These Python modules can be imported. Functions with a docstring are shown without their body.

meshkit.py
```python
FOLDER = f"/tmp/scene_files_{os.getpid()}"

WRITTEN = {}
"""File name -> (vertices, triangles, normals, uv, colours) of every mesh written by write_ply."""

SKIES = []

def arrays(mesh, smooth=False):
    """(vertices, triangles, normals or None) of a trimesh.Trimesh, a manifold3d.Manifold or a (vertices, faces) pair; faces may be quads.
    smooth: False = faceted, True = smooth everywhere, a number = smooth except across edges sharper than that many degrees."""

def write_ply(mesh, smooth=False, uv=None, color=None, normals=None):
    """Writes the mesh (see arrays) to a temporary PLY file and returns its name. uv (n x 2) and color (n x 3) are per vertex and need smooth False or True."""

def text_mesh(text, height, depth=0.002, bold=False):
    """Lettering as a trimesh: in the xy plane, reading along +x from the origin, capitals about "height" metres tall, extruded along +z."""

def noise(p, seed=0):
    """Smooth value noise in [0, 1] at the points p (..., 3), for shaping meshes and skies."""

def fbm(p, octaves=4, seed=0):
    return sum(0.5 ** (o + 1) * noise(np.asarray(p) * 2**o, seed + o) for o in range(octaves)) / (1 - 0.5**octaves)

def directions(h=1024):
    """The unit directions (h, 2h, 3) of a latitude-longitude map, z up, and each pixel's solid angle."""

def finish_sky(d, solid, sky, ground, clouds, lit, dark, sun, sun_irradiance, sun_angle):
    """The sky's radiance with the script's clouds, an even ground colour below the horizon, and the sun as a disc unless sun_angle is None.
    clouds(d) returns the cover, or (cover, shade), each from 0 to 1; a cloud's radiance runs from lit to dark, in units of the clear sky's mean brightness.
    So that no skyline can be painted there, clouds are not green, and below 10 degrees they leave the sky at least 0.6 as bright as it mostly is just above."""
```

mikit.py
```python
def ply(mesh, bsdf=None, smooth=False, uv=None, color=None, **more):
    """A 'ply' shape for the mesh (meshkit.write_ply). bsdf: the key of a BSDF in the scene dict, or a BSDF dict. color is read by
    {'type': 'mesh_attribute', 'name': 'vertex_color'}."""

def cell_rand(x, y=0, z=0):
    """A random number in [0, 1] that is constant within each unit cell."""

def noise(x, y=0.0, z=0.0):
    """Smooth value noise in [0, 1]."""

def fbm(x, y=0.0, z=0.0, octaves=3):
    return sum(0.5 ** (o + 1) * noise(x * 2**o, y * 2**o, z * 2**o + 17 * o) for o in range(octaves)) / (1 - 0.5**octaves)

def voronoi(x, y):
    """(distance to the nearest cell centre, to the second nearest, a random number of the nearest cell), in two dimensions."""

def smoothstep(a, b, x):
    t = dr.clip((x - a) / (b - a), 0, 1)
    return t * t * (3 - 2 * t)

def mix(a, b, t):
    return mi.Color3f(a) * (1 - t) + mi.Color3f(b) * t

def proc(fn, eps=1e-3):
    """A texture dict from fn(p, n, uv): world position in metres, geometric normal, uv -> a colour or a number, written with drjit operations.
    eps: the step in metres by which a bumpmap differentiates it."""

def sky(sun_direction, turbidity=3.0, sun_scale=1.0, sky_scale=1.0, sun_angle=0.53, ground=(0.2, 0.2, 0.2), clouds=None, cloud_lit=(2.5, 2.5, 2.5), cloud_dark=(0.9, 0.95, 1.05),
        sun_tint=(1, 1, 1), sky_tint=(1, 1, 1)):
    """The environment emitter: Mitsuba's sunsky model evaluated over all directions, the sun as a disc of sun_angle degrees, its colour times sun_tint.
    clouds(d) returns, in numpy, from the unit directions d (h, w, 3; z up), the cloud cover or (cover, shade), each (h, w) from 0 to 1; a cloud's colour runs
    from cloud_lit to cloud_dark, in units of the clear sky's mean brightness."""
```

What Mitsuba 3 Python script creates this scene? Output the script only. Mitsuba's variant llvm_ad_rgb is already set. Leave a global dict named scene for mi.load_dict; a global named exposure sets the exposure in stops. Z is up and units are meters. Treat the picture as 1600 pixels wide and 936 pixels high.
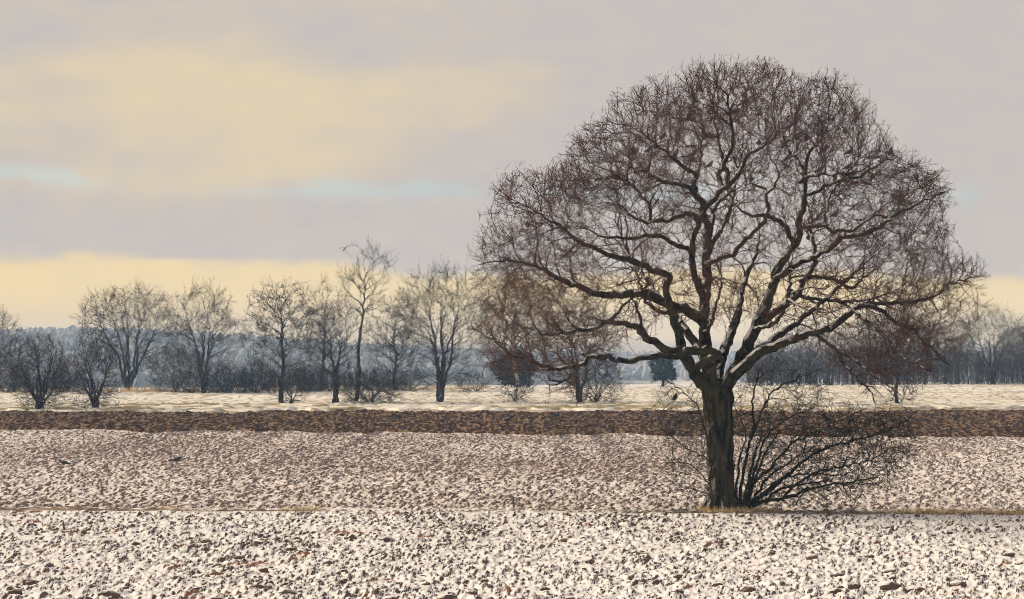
import math, random
import numpy as np
import trimesh, shapely
from scipy.spatial import cKDTree
import drjit as dr
import mitsuba as mi
import mikit, meshkit

T = mi.ScalarTransform4f
scene, labels = {}, {}

# ------------------------------------------------------------------ camera, sky, exposure
HC, FPX, PITCH = 5.5, 800 / math.tan(math.radians(15)), math.radians(1.285)
CAM = np.array([0, 0, HC])
FWD = np.array([0, math.cos(PITCH), math.sin(PITCH)])
UP = np.array([0, -math.sin(PITCH), math.cos(PITCH)])
scene['camera'] = {'type': 'perspective', 'fov': 30.0, 'fov_axis': 'x', 'near_clip': 0.5, 'far_clip': 6000.0,
                   'to_world': T().look_at(origin=CAM.tolist(), target=(CAM + FWD).tolist(), up=[0, 0, 1]),
                   'medium': {'type': 'ref', 'id': 'haze_medium'}}
exposure = 2.5


def sm(a, b, x):
    t = np.clip((x - a) / (b - a), 0, 1)
    return t * t * (3 - 2 * t)


def clouds(d):
    az = np.degrees(np.arctan2(d[..., 0], d[..., 1]))
    el = np.degrees(np.arcsin(np.clip(d[..., 2], -1, 1)))
    q = np.stack([az * 0.35, el * 1.1, az * 0], -1)
    n1 = meshkit.fbm(q, 4, 3)
    n2 = meshkit.fbm(np.stack([az * 0.10, el * 0.28, az * 0 + 4], -1), 4, 11)
    n3 = meshkit.fbm(np.stack([az * 1.0, el * 2.2, az * 0 + 9], -1), 3, 21)
    n4 = meshkit.fbm(np.stack([az * 0.75, el * 1.8, az * 0 + 2], -1), 4, 33)
    # a bright gap of low sky below an uneven cloud edge
    edge = 2.15 + 0.9 * (n1 - 0.5) + 0.25 * (n3 - 0.5) - 0.02 * az
    low = (1 - sm(edge - 0.22, edge + 0.16, el)) * (0.62 + 0.38 * sm(0.3, 1.4, el))
    # warm, thinner parts of the high cloud sheet
    blob = sm(0.42, 0.74, n2 + 0.20 * np.exp(-((az + 10) / 7.0) ** 2 - ((el - 7.0) / 2.0) ** 2) - 0.16 * sm(-1, 6, az) - 0.05 * sm(8, 10, el)) * sm(3.2, 5.5, el)
    warm = np.maximum(low * 0.95, blob * 0.56)
    n5 = meshkit.fbm(np.stack([az * 1.3, el * 2.6, az * 0 + 5], -1), 4, 51)
    shade = 1 - np.clip(warm + 0.16 * (n3 - 0.5) + 0.24 * (n5 - 0.5) + 0.03, 0, 1)
    # streaks of clear blue between the layers
    line = 4.75 - 0.022 * (az + 10) + 0.25 * (n1 - 0.5)
    streak = np.exp(-((el - line) / 0.30) ** 2) * sm(0.44, 0.68, n4)
    return 1 - 0.28 * streak, shade


SUN_AZ, SUN_EL = math.radians(-72), math.radians(24)
SUN = [math.sin(SUN_AZ) * math.cos(SUN_EL), math.cos(SUN_AZ) * math.cos(SUN_EL), math.sin(SUN_EL)]
scene['sky'] = mikit.sky(SUN, turbidity=3, sun_scale=0.62, sun_angle=16.0, sun_tint=(0.86, 0.94, 1.12), ground=(0.45, 0.42, 0.4),
                         clouds=clouds, cloud_lit=(2.32, 1.86, 1.06), cloud_dark=(1.50, 1.39, 1.36), sky_tint=(0.72, 0.88, 0.84))

# ------------------------------------------------------------------ helpers


def P(px, py, Y):
    """The point at depth Y seen at a pixel of the photograph (1600 wide): used to survey positions."""
    d = FWD + (px - 800) / FPX * np.array([1, 0, 0]) + (468 - py) / FPX * UP
    return CAM + d * (Y / d[1])


def G(px, py, z=0.0):
    d = FWD + (px - 800) / FPX * np.array([1, 0, 0]) + (468 - py) / FPX * UP
    return CAM + d * ((z - HC) / d[2])


def project(p):
    v = np.asarray(p) - CAM
    w = v @ FWD
    return np.stack([800 + FPX * v[..., 0] / w, 468 - FPX * (v @ UP) / w], -1)


def numbered(name):
    if name not in scene and name not in labels:
        return name
    k = 1
    while f'{name}_{k:03d}' in scene or f'{name}_{k:03d}' in labels:
        k += 1
    return f'{name}_{k:03d}'


def thing(name, label, cat, group=None, kind=None):
    key = numbered(name)
    labels[key] = {'label': label, 'category': cat}
    if group:
        labels[key]['group'] = group
    if kind:
        labels[key]['kind'] = kind
    return key


def part(parent, name, shape, label=None, kind=None):
    key = numbered(f'{parent}__{name}')
    scene[key] = shape
    if label or kind:
        labels[key] = {k: v for k, v in (('label', label), ('kind', kind)) if v}
    return key


def struct(name, shape, label=None, kind='structure'):
    scene[name] = shape
    labels[name] = {'kind': kind}
    if label:
        labels[name]['label'] = label
    return name


# ------------------------------------------------------------------ materials
ns, fb, smo, mix = mikit.noise, mikit.fbm, mikit.smoothstep, mikit.mix


def mat(name, fn, bump=None, scale=0.02, eps=4e-3):
    m = {'type': 'diffuse', 'reflectance': mikit.proc(fn)}
    if bump:
        m = {'type': 'bumpmap', 'tex': mikit.proc(bump, eps), 'scale': scale, 'bsdf': m}
    scene[name] = {'type': 'twosided', 'bsdf': m}


SNOW = (0.86, 0.835, 0.82)


def snow_mask(n, w, a, b):
    return smo(a, b, n.x * w[0] + n.y * w[1] + n.z * w[2])


def near_soil(p, n, uv):
    soil = mix((0.070, 0.050, 0.042), (0.16, 0.112, 0.088), fb(p.x * 3, p.y * 3, p.z * 3))
    soil = mix(soil, (0.26, 0.13, 0.07), smo(0.72, 0.86, ns(p.x * 1.3, p.y * 0.9, 5)))
    bare = smo(0.60, 0.74, fb(p.x * 0.9, p.y * 0.5, 3.0))
    m = snow_mask(n, (-0.28, 0.22, 0.93), 0.48 + 0.20 * bare, 0.78 + 0.13 * bare)
    return mix(soil, SNOW, m)


def mid_soil(p, n, uv):
    soil = mix((0.13, 0.092, 0.082), (0.27, 0.195, 0.155), fb(p.x * 2, p.y * 2, p.z * 3))
    big = fb(p.x * 0.10, p.y * 0.07, 2.0)
    t = 0.74 - 0.22 * (big - 0.5) + 0.34 * (fb(p.x * 11.0, p.y * 5.0, 4.0) - 0.5)
    m = snow_mask(n, (-0.26, 0.20, 0.94), t, t + 0.26)
    return mix(soil, (0.80, 0.75, 0.72), m)


def plough_soil(p, n, uv):
    a = fb(p.x * 0.9, p.y * 0.6, p.z * 2)
    c = mix((0.030, 0.018, 0.012), (0.085, 0.050, 0.032), a)
    straw = smo(0.54, 0.68, ns(p.x * 6.5, p.y * 1.6, 7.0)) * smo(0.25, 0.6, n.z)
    return mix(c, (0.29, 0.20, 0.125), straw * 0.75)


def far_soil(p, n, uv):
    c = mix((0.77, 0.72, 0.61), (0.87, 0.85, 0.80), fb(p.x * 0.12, p.y * 0.05, 1.0))
    speck = smo(0.55, 0.72, ns(p.x * 2.6, p.y * 0.7, 4.0))
    rows = smo(0.6, 0.85, ns(p.x * 0.05, p.y * 0.35, 9.0))
    return mix(c, (0.30, 0.25, 0.17), speck * 0.62 + rows * 0.22)


def verge_soil(p, n, uv):
    g = mix((0.25, 0.24, 0.13), (0.46, 0.37, 0.24), fb(p.x * 0.35, p.y * 0.5, 2.0))
    m = smo(0.36, 0.58, fb(p.x * 0.22, p.y * 0.4, 8.0) + 0.25 * (ns(p.x * 2, p.y * 1.2, 1.0) - 0.5))
    return mix(g, (0.80, 0.76, 0.68), m)


def track_soil(p, n, uv):
    return mix((0.34, 0.24, 0.19), (0.60, 0.50, 0.44), fb(p.x * 0.4, p.y * 1.5, 3.0))


def edge_soil(p, n, uv):
    near_tree = smo(9.0, 3.0, dr.abs(p.x - 6.0))
    g = mix((0.14, 0.10, 0.075), (0.34, 0.25, 0.16), fb(p.x * 0.8, p.y * 2, 2.0))
    m = smo(0.22, 0.38, fb(p.x * 0.45, p.y * 1.2, 8.0) + 0.25 * (ns(p.x * 8, p.y * 6, 1.0) - 0.5) - 0.10 * near_tree)
    return mix(g, SNOW, m * snow_mask(n, (-0.28, 0.22, 0.93), 0.42, 0.72))


def land_soil(p, n, uv):
    return mix((0.55, 0.50, 0.46), (0.80, 0.76, 0.71), fb(p.x * 0.2, p.y * 0.1, 5.0))


def hill_soil(p, n, uv):
    f = fb(p.x * 0.006, p.y * 0.004, 2.0)
    return mix((0.16, 0.17, 0.17), (0.75, 0.74, 0.74), smo(0.56, 0.62, f))


mat('near_soil', near_soil)
mat('middle_soil', mid_soil)
mat('plough_soil', plough_soil)
mat('far_soil', far_soil)
mat('verge_soil', verge_soil)
mat('track_soil', track_soil)
mat('edge_soil', edge_soil)
mat('land_soil', land_soil)
mat('hill_soil', hill_soil)


def bark(dark, light, snow, w=(-0.60, -0.25, 0.76), a=0.66, b=0.82, moss=0.0, s=9.0, streak=0.28):
    def fn(p, n, uv):
        c = mix(dark, light, smo(0.3, 0.75, fb(p.x * s, p.y * s, p.z * s * streak)))
        if moss:
            c = mix(c, (0.080, 0.072, 0.028), smo(0.42, 0.7, fb(p.x * 1.6, p.y * 1.6, p.z * 0.9 + 3)) * moss)
        if snow:
            c = mix(c, (0.84, 0.83, 0.82), snow_mask(n, w, a, b) * smo(0.36, 0.52, fb(p.x * 1.9, p.y * 1.9, p.z * 1.9 + 7)) * snow)
        return c
    return fn


def bark_bump(p, n, uv):
    r = ns(p.x * 15, p.y * 15, p.z * 1.8)
    return dr.abs(r - 0.5) * 2 + 0.4 * ns(p.x * 45, p.y * 45, p.z * 12)


mat('oak_trunk_bark', bark((0.015, 0.014, 0.008), (0.088, 0.078, 0.043), 0.35, moss=0.28, w=(-0.9, -0.25, 0.2), a=0.80, b=0.97, s=12.0, streak=0.10), bark_bump, 0.07)
mat('oak_limb_bark', bark((0.018, 0.016, 0.011), (0.070, 0.058, 0.038), 0.95, moss=0.4, s=12.0, streak=0.5), bark_bump, 0.05)
mat('oak_branch_bark', bark((0.020, 0.015, 0.011), (0.055, 0.040, 0.030), 0.85, a=0.60, b=0.78))
mat('oak_twig', lambda p, n, uv: mix((0.048, 0.027, 0.020), (0.150, 0.080, 0.059), fb(p.x * 1.1, p.y * 1.1, p.z * 1.1)))
mat('shrub_bark', lambda p, n, uv: mix((0.014, 0.015, 0.009), (0.042, 0.037, 0.024), fb(p.x * 3, p.y * 3, p.z * 2)))
mat('far_bark', bark((0.026, 0.021, 0.017), (0.070, 0.056, 0.044), 0.30, a=0.75, b=0.95, s=3.0))
mat('far_twig', lambda p, n, uv: mix((0.028, 0.020, 0.015), (0.066, 0.048, 0.036), fb(p.x * 0.6, p.y * 0.6, p.z * 0.6)))
mat('dark_bark', bark((0.018, 0.014, 0.011), (0.050, 0.040, 0.031), 0.25, a=0.78, b=0.95, s=3.0))
mat('dark_twig', lambda p, n, uv: mix((0.024, 0.017, 0.012), (0.062, 0.044, 0.032), fb(p.x * 0.6, p.y * 0.6, p.z * 0.6)))
mat('tan_twig', lambda p, n, uv: mix((0.060, 0.040, 0.030), (0.12, 0.085, 0.062), fb(p.x * 0.6, p.y * 0.6, p.z * 0.6)))
mat('birch_bark', lambda p, n, uv: mix((0.50, 0.46, 0.40), (0.10, 0.08, 0.07), smo(0.55, 0.68, ns(p.x * 2.5, p.y * 2.5, p.z * 5))))
mat('ivy_leaf', lambda p, n, uv: mix((0.030, 0.034, 0.018), (0.085, 0.078, 0.040), ns(p.x * 2, p.y * 2, p.z * 2)))
mat('pine_leaf', lambda p, n, uv: mix((0.016, 0.028, 0.026), (0.050, 0.072, 0.062), ns(p.x * 1.5, p.y * 1.5, p.z * 1.5)))
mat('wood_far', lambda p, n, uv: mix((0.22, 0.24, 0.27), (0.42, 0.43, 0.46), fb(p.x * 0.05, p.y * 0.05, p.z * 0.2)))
mat('dry_blade', lambda p, n, uv: mix((0.46, 0.33, 0.16), (0.82, 0.66, 0.40), ns(p.x * 6, p.y * 6, 0)))
mat('green_blade', lambda p, n, uv: mix((0.10, 0.11, 0.045), (0.30, 0.27, 0.12), ns(p.x * 2, p.y * 2, 0)))
mat('dead_leaf', lambda p, n, uv: mix((0.14, 0.055, 0.03), (0.28, 0.12, 0.055), ns(p.x * 5, p.y * 5, p.z * 5)))
mat('post_wood', lambda p, n, uv: mix((0.45, 0.38, 0.24), (0.62, 0.54, 0.38), fb(p.x * 6, p.y * 6, p.z * 1.5)))
scene['plumage'] = {'type': 'twosided', 'bsdf': {'type': 'diffuse', 'reflectance': {'type': 'mesh_attribute', 'name': 'vertex_color'}}}
scene['crow_black'] = {'type': 'twosided', 'bsdf': {'type': 'roughplastic', 'diffuse_reflectance': {'type': 'rgb', 'value': [0.012, 0.012, 0.015]}, 'alpha': 0.35}}
scene['bill_horn'] = {'type': 'diffuse', 'reflectance': {'type': 'rgb', 'value': [0.30, 0.17, 0.09]}}
scene['bird_leg'] = {'type': 'diffuse', 'reflectance': {'type': 'rgb', 'value': [0.16, 0.07, 0.06]}}

# ------------------------------------------------------------------ fields


def cell_hash(i, j, k):
    h = (i * 374761393 + j * 668265263 + k * 2147483647) & 0xFFFFFFFF
    h = ((h ^ (h >> 13)) * 1274126177) & 0xFFFFFFFF
    return ((h ^ (h >> 16)) & 0xFFFFFF) / 16777215.0


def clods(x, y, sx, sy, seed, lo=0.3):
    """Height 0..1 of rounded lumps, one per jittered cell of sx by sy metres."""
    u, v = x / sx, y / sy
    iu, iv = np.floor(u).astype(np.int64), np.floor(v).astype(np.int64)
    h = np.zeros_like(x)
    for a in (-1, 0, 1):
        for b in (-1, 0, 1):
            ci, cj = iu + a, iv + b
            r = 0.35 + 0.5 * cell_hash(ci, cj, seed + 3)
            top = lo + (1 - lo) * cell_hash(ci, cj, seed + 4) ** 2
            d2 = (ci + cell_hash(ci, cj, seed + 1) - u) ** 2 + (cj + cell_hash(ci, cj, seed + 2) - v) ** 2
            h = np.maximum(h, top * np.sqrt(np.clip(1 - d2 / (r * r), 0, 1)))
    return h


def nz(x, y, s, seed, oct_=2):
    return meshkit.fbm(np.stack([x * s, y * s, x * 0 + 0.5], -1), oct_, seed)


def sheet(y0, y1, half, nx, ny, height, bend=lambda t, y: y, pw=1.0, pad=1.15):
    """A field sheet between two far-apart edges, rows closer together towards its near edge. y0, y1: functions of x."""
    t = np.linspace(0, 1, ny) ** pw
    s = np.linspace(-1, 1, nx)
    S, Tt = np.meshgrid(s, t)
    x = S * half * pad * (0.62 + 0.38 * Tt) if half < 40 else S * half * pad * (0.75 + 0.25 * Tt)
    y = y0(x) * (1 - Tt) + y1(x) * Tt
    z = height(x, y)
    z = z * sm(0, 0.12, y - y0(x)) * sm(0, 0.12, y1(x) - y)
    v = np.stack([x, y, z], -1).reshape(-1, 3)
    i, j = np.meshgrid(np.arange(ny - 1), np.arange(nx - 1), indexing='ij')
    a = (i * nx + j).ravel()
    f = np.stack([a, a + 1, a + nx + 1, a + nx], -1)
    return v, np.vstack([f[:, [0, 1, 2]], f[:, [0, 2, 3]]])


def gy(py_left, py_right, rag=0.0):
    """Field boundary through the two points seen at the left and right edge of the photograph."""
    a, b = G(0, py_left), G(1600, py_right)
    k = (b[1] - a[1]) / (b[0] - a[0])
    return lambda x: a[1] + k * (x - a[0]) + rag * (2 * nz(x, x * 0 + a[1], 0.22, 3, 4) - 1)


E_FRONT = lambda x: 34.0 + 0 * x
E_A1, E_A2 = gy(797, 805, 0.7), gy(792, 799, 0.9)
E_B = gy(671.5, 683, 7.0)
E_C = gy(645, 642.5, 9.0)
E_D1 = gy(643.5, 639.5, 11.0)
E_D2 = gy(633, 634, 9.0)
E_FAR = gy(612, 600)


def h_near(x, y):
    w = x + 0.25 * (nz(x, y, 1.6, 5) - 0.5), y + 0.3 * (nz(x, y, 1.6, 6) - 0.5)
    rough = 0.65 + 0.9 * nz(x, y, 0.35, 9)
    return rough * (0.085 * clods(w[0], w[1], 0.42, 0.48, 10, 0.0) ** 1.6 + 0.070 * clods(w[0], w[1], 0.145, 0.24, 20, 0.05) + 0.04 * clods(x, y, 0.10, 0.16, 30)) + 0.10 * (nz(x, y, 0.5, 7) - 0.5) - 0.06


def h_mid(x, y):
    w = x + 0.3 * (nz(x, y, 1.2, 15) - 0.5), y + 0.3 * (nz(x, y, 1.2, 16) - 0.5)
    return (0.07 * clods(w[0], w[1], 0.40, 0.60, 40, 0.0) + 0.10 * clods(w[0], w[1], 0.16, 0.36, 50, 0.15) + 0.08 * (nz(x, y, 0.3, 17) - 0.5)) - 0.08


def h_plough(x, y):
    w = x + 0.5 * (nz(x, y, 0.8, 25) - 0.5), y + 0.5 * (nz(x, y, 0.8, 26) - 0.5)
    return 0.12 * clods(w[0], w[1], 0.50, 0.9, 60, 0.1) + 0.13 * clods(w[0], w[1], 0.26, 0.6, 70) + 0.10 * (nz(x, y, 0.12, 27) - 0.5)


def h_far(x, y):
    return 0.16 * clods(x, y, 1.1, 1.3, 80) + 0.10 * (nz(x, y, 0.1, 37) - 0.5) - 0.05


def h_verge(x, y):
    return 0.25 * (nz(x, y, 0.35, 47, 3) - 0.5) + 0.22 * clods(x, y, 1.2, 1.2, 90) + 0.06


def h_edge(x, y):
    return 0.08 * (nz(x, y, 1.0, 57, 3) - 0.5) + 0.9 * h_near(x, y) + 0.01


struct('near_field', mikit.ply(sheet(E_FRONT, E_A1, 20.5, 1020, 270, h_near), 'near_soil', True))
struct('field_edge', mikit.ply(sheet(E_A1, E_A2, 24, 800, 28, h_edge), 'edge_soil', True))
struct('middle_field', mikit.ply(sheet(E_A2, E_B, 36, 820, 250, h_mid, pw=1.1), 'middle_soil', True))
struct('ploughed_strip', mikit.ply(sheet(E_B, E_C, 48, 760, 100, h_plough), 'plough_soil', True))
struct('track', mikit.ply(sheet(E_C, E_D1, 52, 160, 6, lambda x, y: 0.02 + 0.05 * (nz(x, y, 0.5, 2) - 0.5)), 'track_soil', True))
struct('grass_verge', mikit.ply(sheet(E_D1, E_D2, 60, 420, 40, h_verge), 'verge_soil', True))
struct('far_field', mikit.ply(sheet(E_D2, E_FAR, 78, 480, 100, h_far), 'far_soil', True))

# the land all round: a sheet just under the fields, dropping into a valley beyond them and rising to a wooded ridge
RIDGE = np.array([[-4000, 530], [-900, 522], [0, 516], [110, 512], [260, 517], [400, 525], [580, 537], [760, 546], [900, 550], [1600, 549], [2400, 538], [5000, 545]], float)


def land(x, y):
    e = y - E_FAR(np.clip(x, -75, 75))
    drop = -13.5 * sm(2, 420, e)
    px = 800 + FPX * x / np.maximum(y, 1)
    top = (535 - np.interp(px, RIDGE[:, 0], RIDGE[:, 1])) / FPX * 1230 + HC - 5
    top = top + 1.4 * (nz(x, y, 0.006, 61, 3) - 0.5)
    return -0.30 + drop + (top + 13.5) * sm(560, 1230, y) - 9 * sm(1270, 1470, y)


ys = np.concatenate([np.linspace(-400, 200, 14), np.linspace(206, 900, 70), np.linspace(910, 1480, 60)])
ss = np.linspace(-1, 1, 181)
S, Yg = np.meshgrid(ss, ys)
Xg = S * (480 + 0.7 * np.maximum(Yg, 0))
v = np.stack([Xg, Yg, land(Xg, Yg)], -1).reshape(-1, 3)
i, j = np.meshgrid(np.arange(len(ys) - 1), np.arange(180), indexing='ij')
a = (i * 181 + j).ravel()
land_f = np.vstack([np.stack([a, a + 1, a + 182], -1), np.stack([a, a + 182, a + 181], -1)])
struct('ground', mikit.ply((v, land_f), 'hill_soil', True))

# woods that cover the far ridge: crowns too far off to tell apart
rng = np.random.default_rng(5)
ico = trimesh.creation.icosphere(0)
N = 5600
wy = rng.uniform(560, 1270, N)
wx = wy * rng.uniform(-0.42, 0.42, N)
keep = (nz(wx, wy, 0.004, 71, 3) + 0.30 * sm(600, 1000, wy) > 0.50)
wx, wy = wx[keep], wy[keep]
base = land(wx, wy)
vs, fs = [], []
for k in range(len(wx)):
    r = rng.uniform(1.8, 3.6)
    q = ico.vertices * np.array([r, r, rng.uniform(2.4, 4.6)]) * rng.uniform(0.7, 1.25, (len(ico.vertices), 1))
    vs.append(q + [wx[k], wy[k], base[k] + 2.5])
    fs.append(ico.faces + k * len(ico.vertices))
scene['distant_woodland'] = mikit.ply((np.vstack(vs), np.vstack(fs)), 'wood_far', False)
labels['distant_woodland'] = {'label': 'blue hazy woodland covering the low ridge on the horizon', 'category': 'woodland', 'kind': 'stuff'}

scene['haze_medium'] = {'type': 'homogeneous', 'albedo': {'type': 'rgb', 'value': [0.90, 0.95, 1.0]},
                        'sigma_t': {'type': 'rgb', 'value': [0.00020, 0.00032, 0.00050]}}
scene['haze'] = {'type': 'cube', 'to_world': T().translate([0, 540, 3]).scale([1700, 965, 19]), 'bsdf': {'type': 'null'},
                 'interior': {'type': 'ref', 'id': 'haze_medium'}}
labels['haze'] = {'label': 'thin bluish winter haze lying over the whole valley', 'category': 'haze', 'kind': 'stuff'}

# ------------------------------------------------------------------ tree growing


def unit(v):
    return v / np.maximum(np.linalg.norm(v, axis=-1, keepdims=True), 1e-9)


class Tree:
    def __init__(self, seed):
        self.rng = np.random.default_rng(seed)
        self.pos, self.par, self.rad, self.limb = [], [], [], []

    def line(self, pts, radii, step, limb, attach=None, wig=0.0):
        """A limb along the given points; its first point joins the nearest node of what stands already."""
        pts = np.asarray(pts, float)
        s = np.concatenate([[0], np.cumsum(np.linalg.norm(np.diff(pts, axis=0), axis=1))])
        n = max(2, int(round(s[-1] / step)) + 1)
        t = np.linspace(0, s[-1], n)
        from scipy.interpolate import PchipInterpolator
        q = np.stack([PchipInterpolator(s, pts[:, k])(t) for k in range(3)], -1)
        r = np.interp(t, np.linspace(0, s[-1], len(radii)), radii)
        if wig:
            w = self.rng.normal(0, wig, (n, 3))
            w[0] = 0
            q = q + w * step
        parent = -1
        first = 0
        if len(self.pos):
            parent = int(np.argmin(np.linalg.norm(np.array(self.pos) - q[0], axis=1))) if attach is None else attach
            if np.linalg.norm(self.pos[parent] - q[0]) < step * 0.5:
                first = 1
        for k in range(first, n):
            self.pos.append(q[k]); self.par.append(parent); self.rad.append(r[k]); self.limb.append(limb)
            parent = len(self.pos) - 1

    def grow(self, att, step, dk, di, iters, wig=0.35, trop=(0, 0, 0), keep_dir=0.35, skip=None, out=None):
        rng = self.rng
        pos = np.array(self.pos); n0 = len(pos)
        par = list(self.par)
        dirs = np.zeros_like(pos)
        for k in range(n0):
            if par[k] >= 0:
                dirs[k] = pos[k] - pos[par[k]]
        dirs = unit(dirs)
        cand = np.arange(n0) if skip is None else np.array([k for k in range(n0) if not skip(k)])
        dist, near = cKDTree(pos[cand]).query(att)
        near = cand[near]
        trop = np.asarray(trop, float)
        seen = {}
        for it in range(iters):
            live = dist < di
            if not live.any():
                break
            who = near[live]
            d = unit(att[live] - pos[who])
            uniq, inv = np.unique(who, return_inverse=True)
            acc = np.zeros((len(uniq), 3))
            np.add.at(acc, inv, d)
            nd = unit(unit(acc) + keep_dir * dirs[uniq] + rng.normal(0, wig, (len(uniq), 3)) + trop + (0 if out is None else out[1] * unit(pos[uniq] - out[0])))
            new = pos[uniq] + nd * step * rng.uniform(0.75, 1.2, (len(uniq), 1))
            cnt = np.array([seen.get(u, 0) for u in uniq])
            okk = cnt < 4
            for u in uniq[okk]:
                seen[u] = seen.get(u, 0) + 1
            uniq, new, nd = uniq[okk], new[okk], nd[okk]
            if not len(new):
                break
            base = len(pos)
            pos = np.vstack([pos, new]); dirs = np.vstack([dirs, nd]); par.extend(uniq.tolist())
            d2, k2 = cKDTree(new).query(att)
            m = d2 < dist
            dist = np.where(m, d2, dist); near = np.where(m, k2 + base, near)
            gone = dist < dk
            att, dist, near = att[~gone], dist[~gone], near[~gone]
            if not len(att):
                break
        self.pos, self.par, self.dirs = pos, np.array(par), dirs
        self.rad = np.concatenate([self.rad, np.zeros(len(pos) - n0)])
        self.limb = np.concatenate([self.limb, np.full(len(pos) - n0, -1)]).astype(int)
        self.n0 = n0

    def thick(self, tip, p=2.4, most=0.8):
        n = len(self.pos)
        acc = np.zeros(n)
        tipp = tip ** p
        for k in range(n - 1, -1, -1):
            if acc[k] == 0:
                acc[k] = tipp
            if self.par[k] >= 0:
                acc[self.par[k]] += acc[k] * (1 if k >= self.n0 else 0)
        r = acc ** (1 / p)
        for k in range(n):
            if k < self.n0:
                r[k] = max(self.rad[k], tip)
            else:
                r[k] = min(r[k], most * r[self.par[k]])
        self.r = np.maximum(r, tip * 0.8)

    def chains(self, sel):
        """Runs of nodes of sel (bool) joined end to end, each starting at its parent."""
        n = len(self.pos)
        main = np.full(n, -1)
        best = np.zeros(n)
        for k in range(n):
            pk = self.par[k]
            if sel[k] and pk >= 0:
                same = 10.0 if self.limb[k] == self.limb[pk] else 1.0
                if self.r[k] * same > best[pk]:
                    best[pk] = self.r[k] * same; main[pk] = k
        out = []
        for k in range(n):
            pk = self.par[k]
            if not sel[k]:
                continue
            if pk >= 0 and sel[pk] and main[pk] == k and (self.limb[pk] == self.limb[k]):
                continue
            run = [pk] if pk >= 0 else []
            q = k
            while q >= 0 and sel[q]:
                run.append(q)
                nx = main[q]
                if nx < 0 or self.limb[nx] != self.limb[k]:
                    break
                q = nx
            out.append((self.limb[k], run))
        return out


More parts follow.
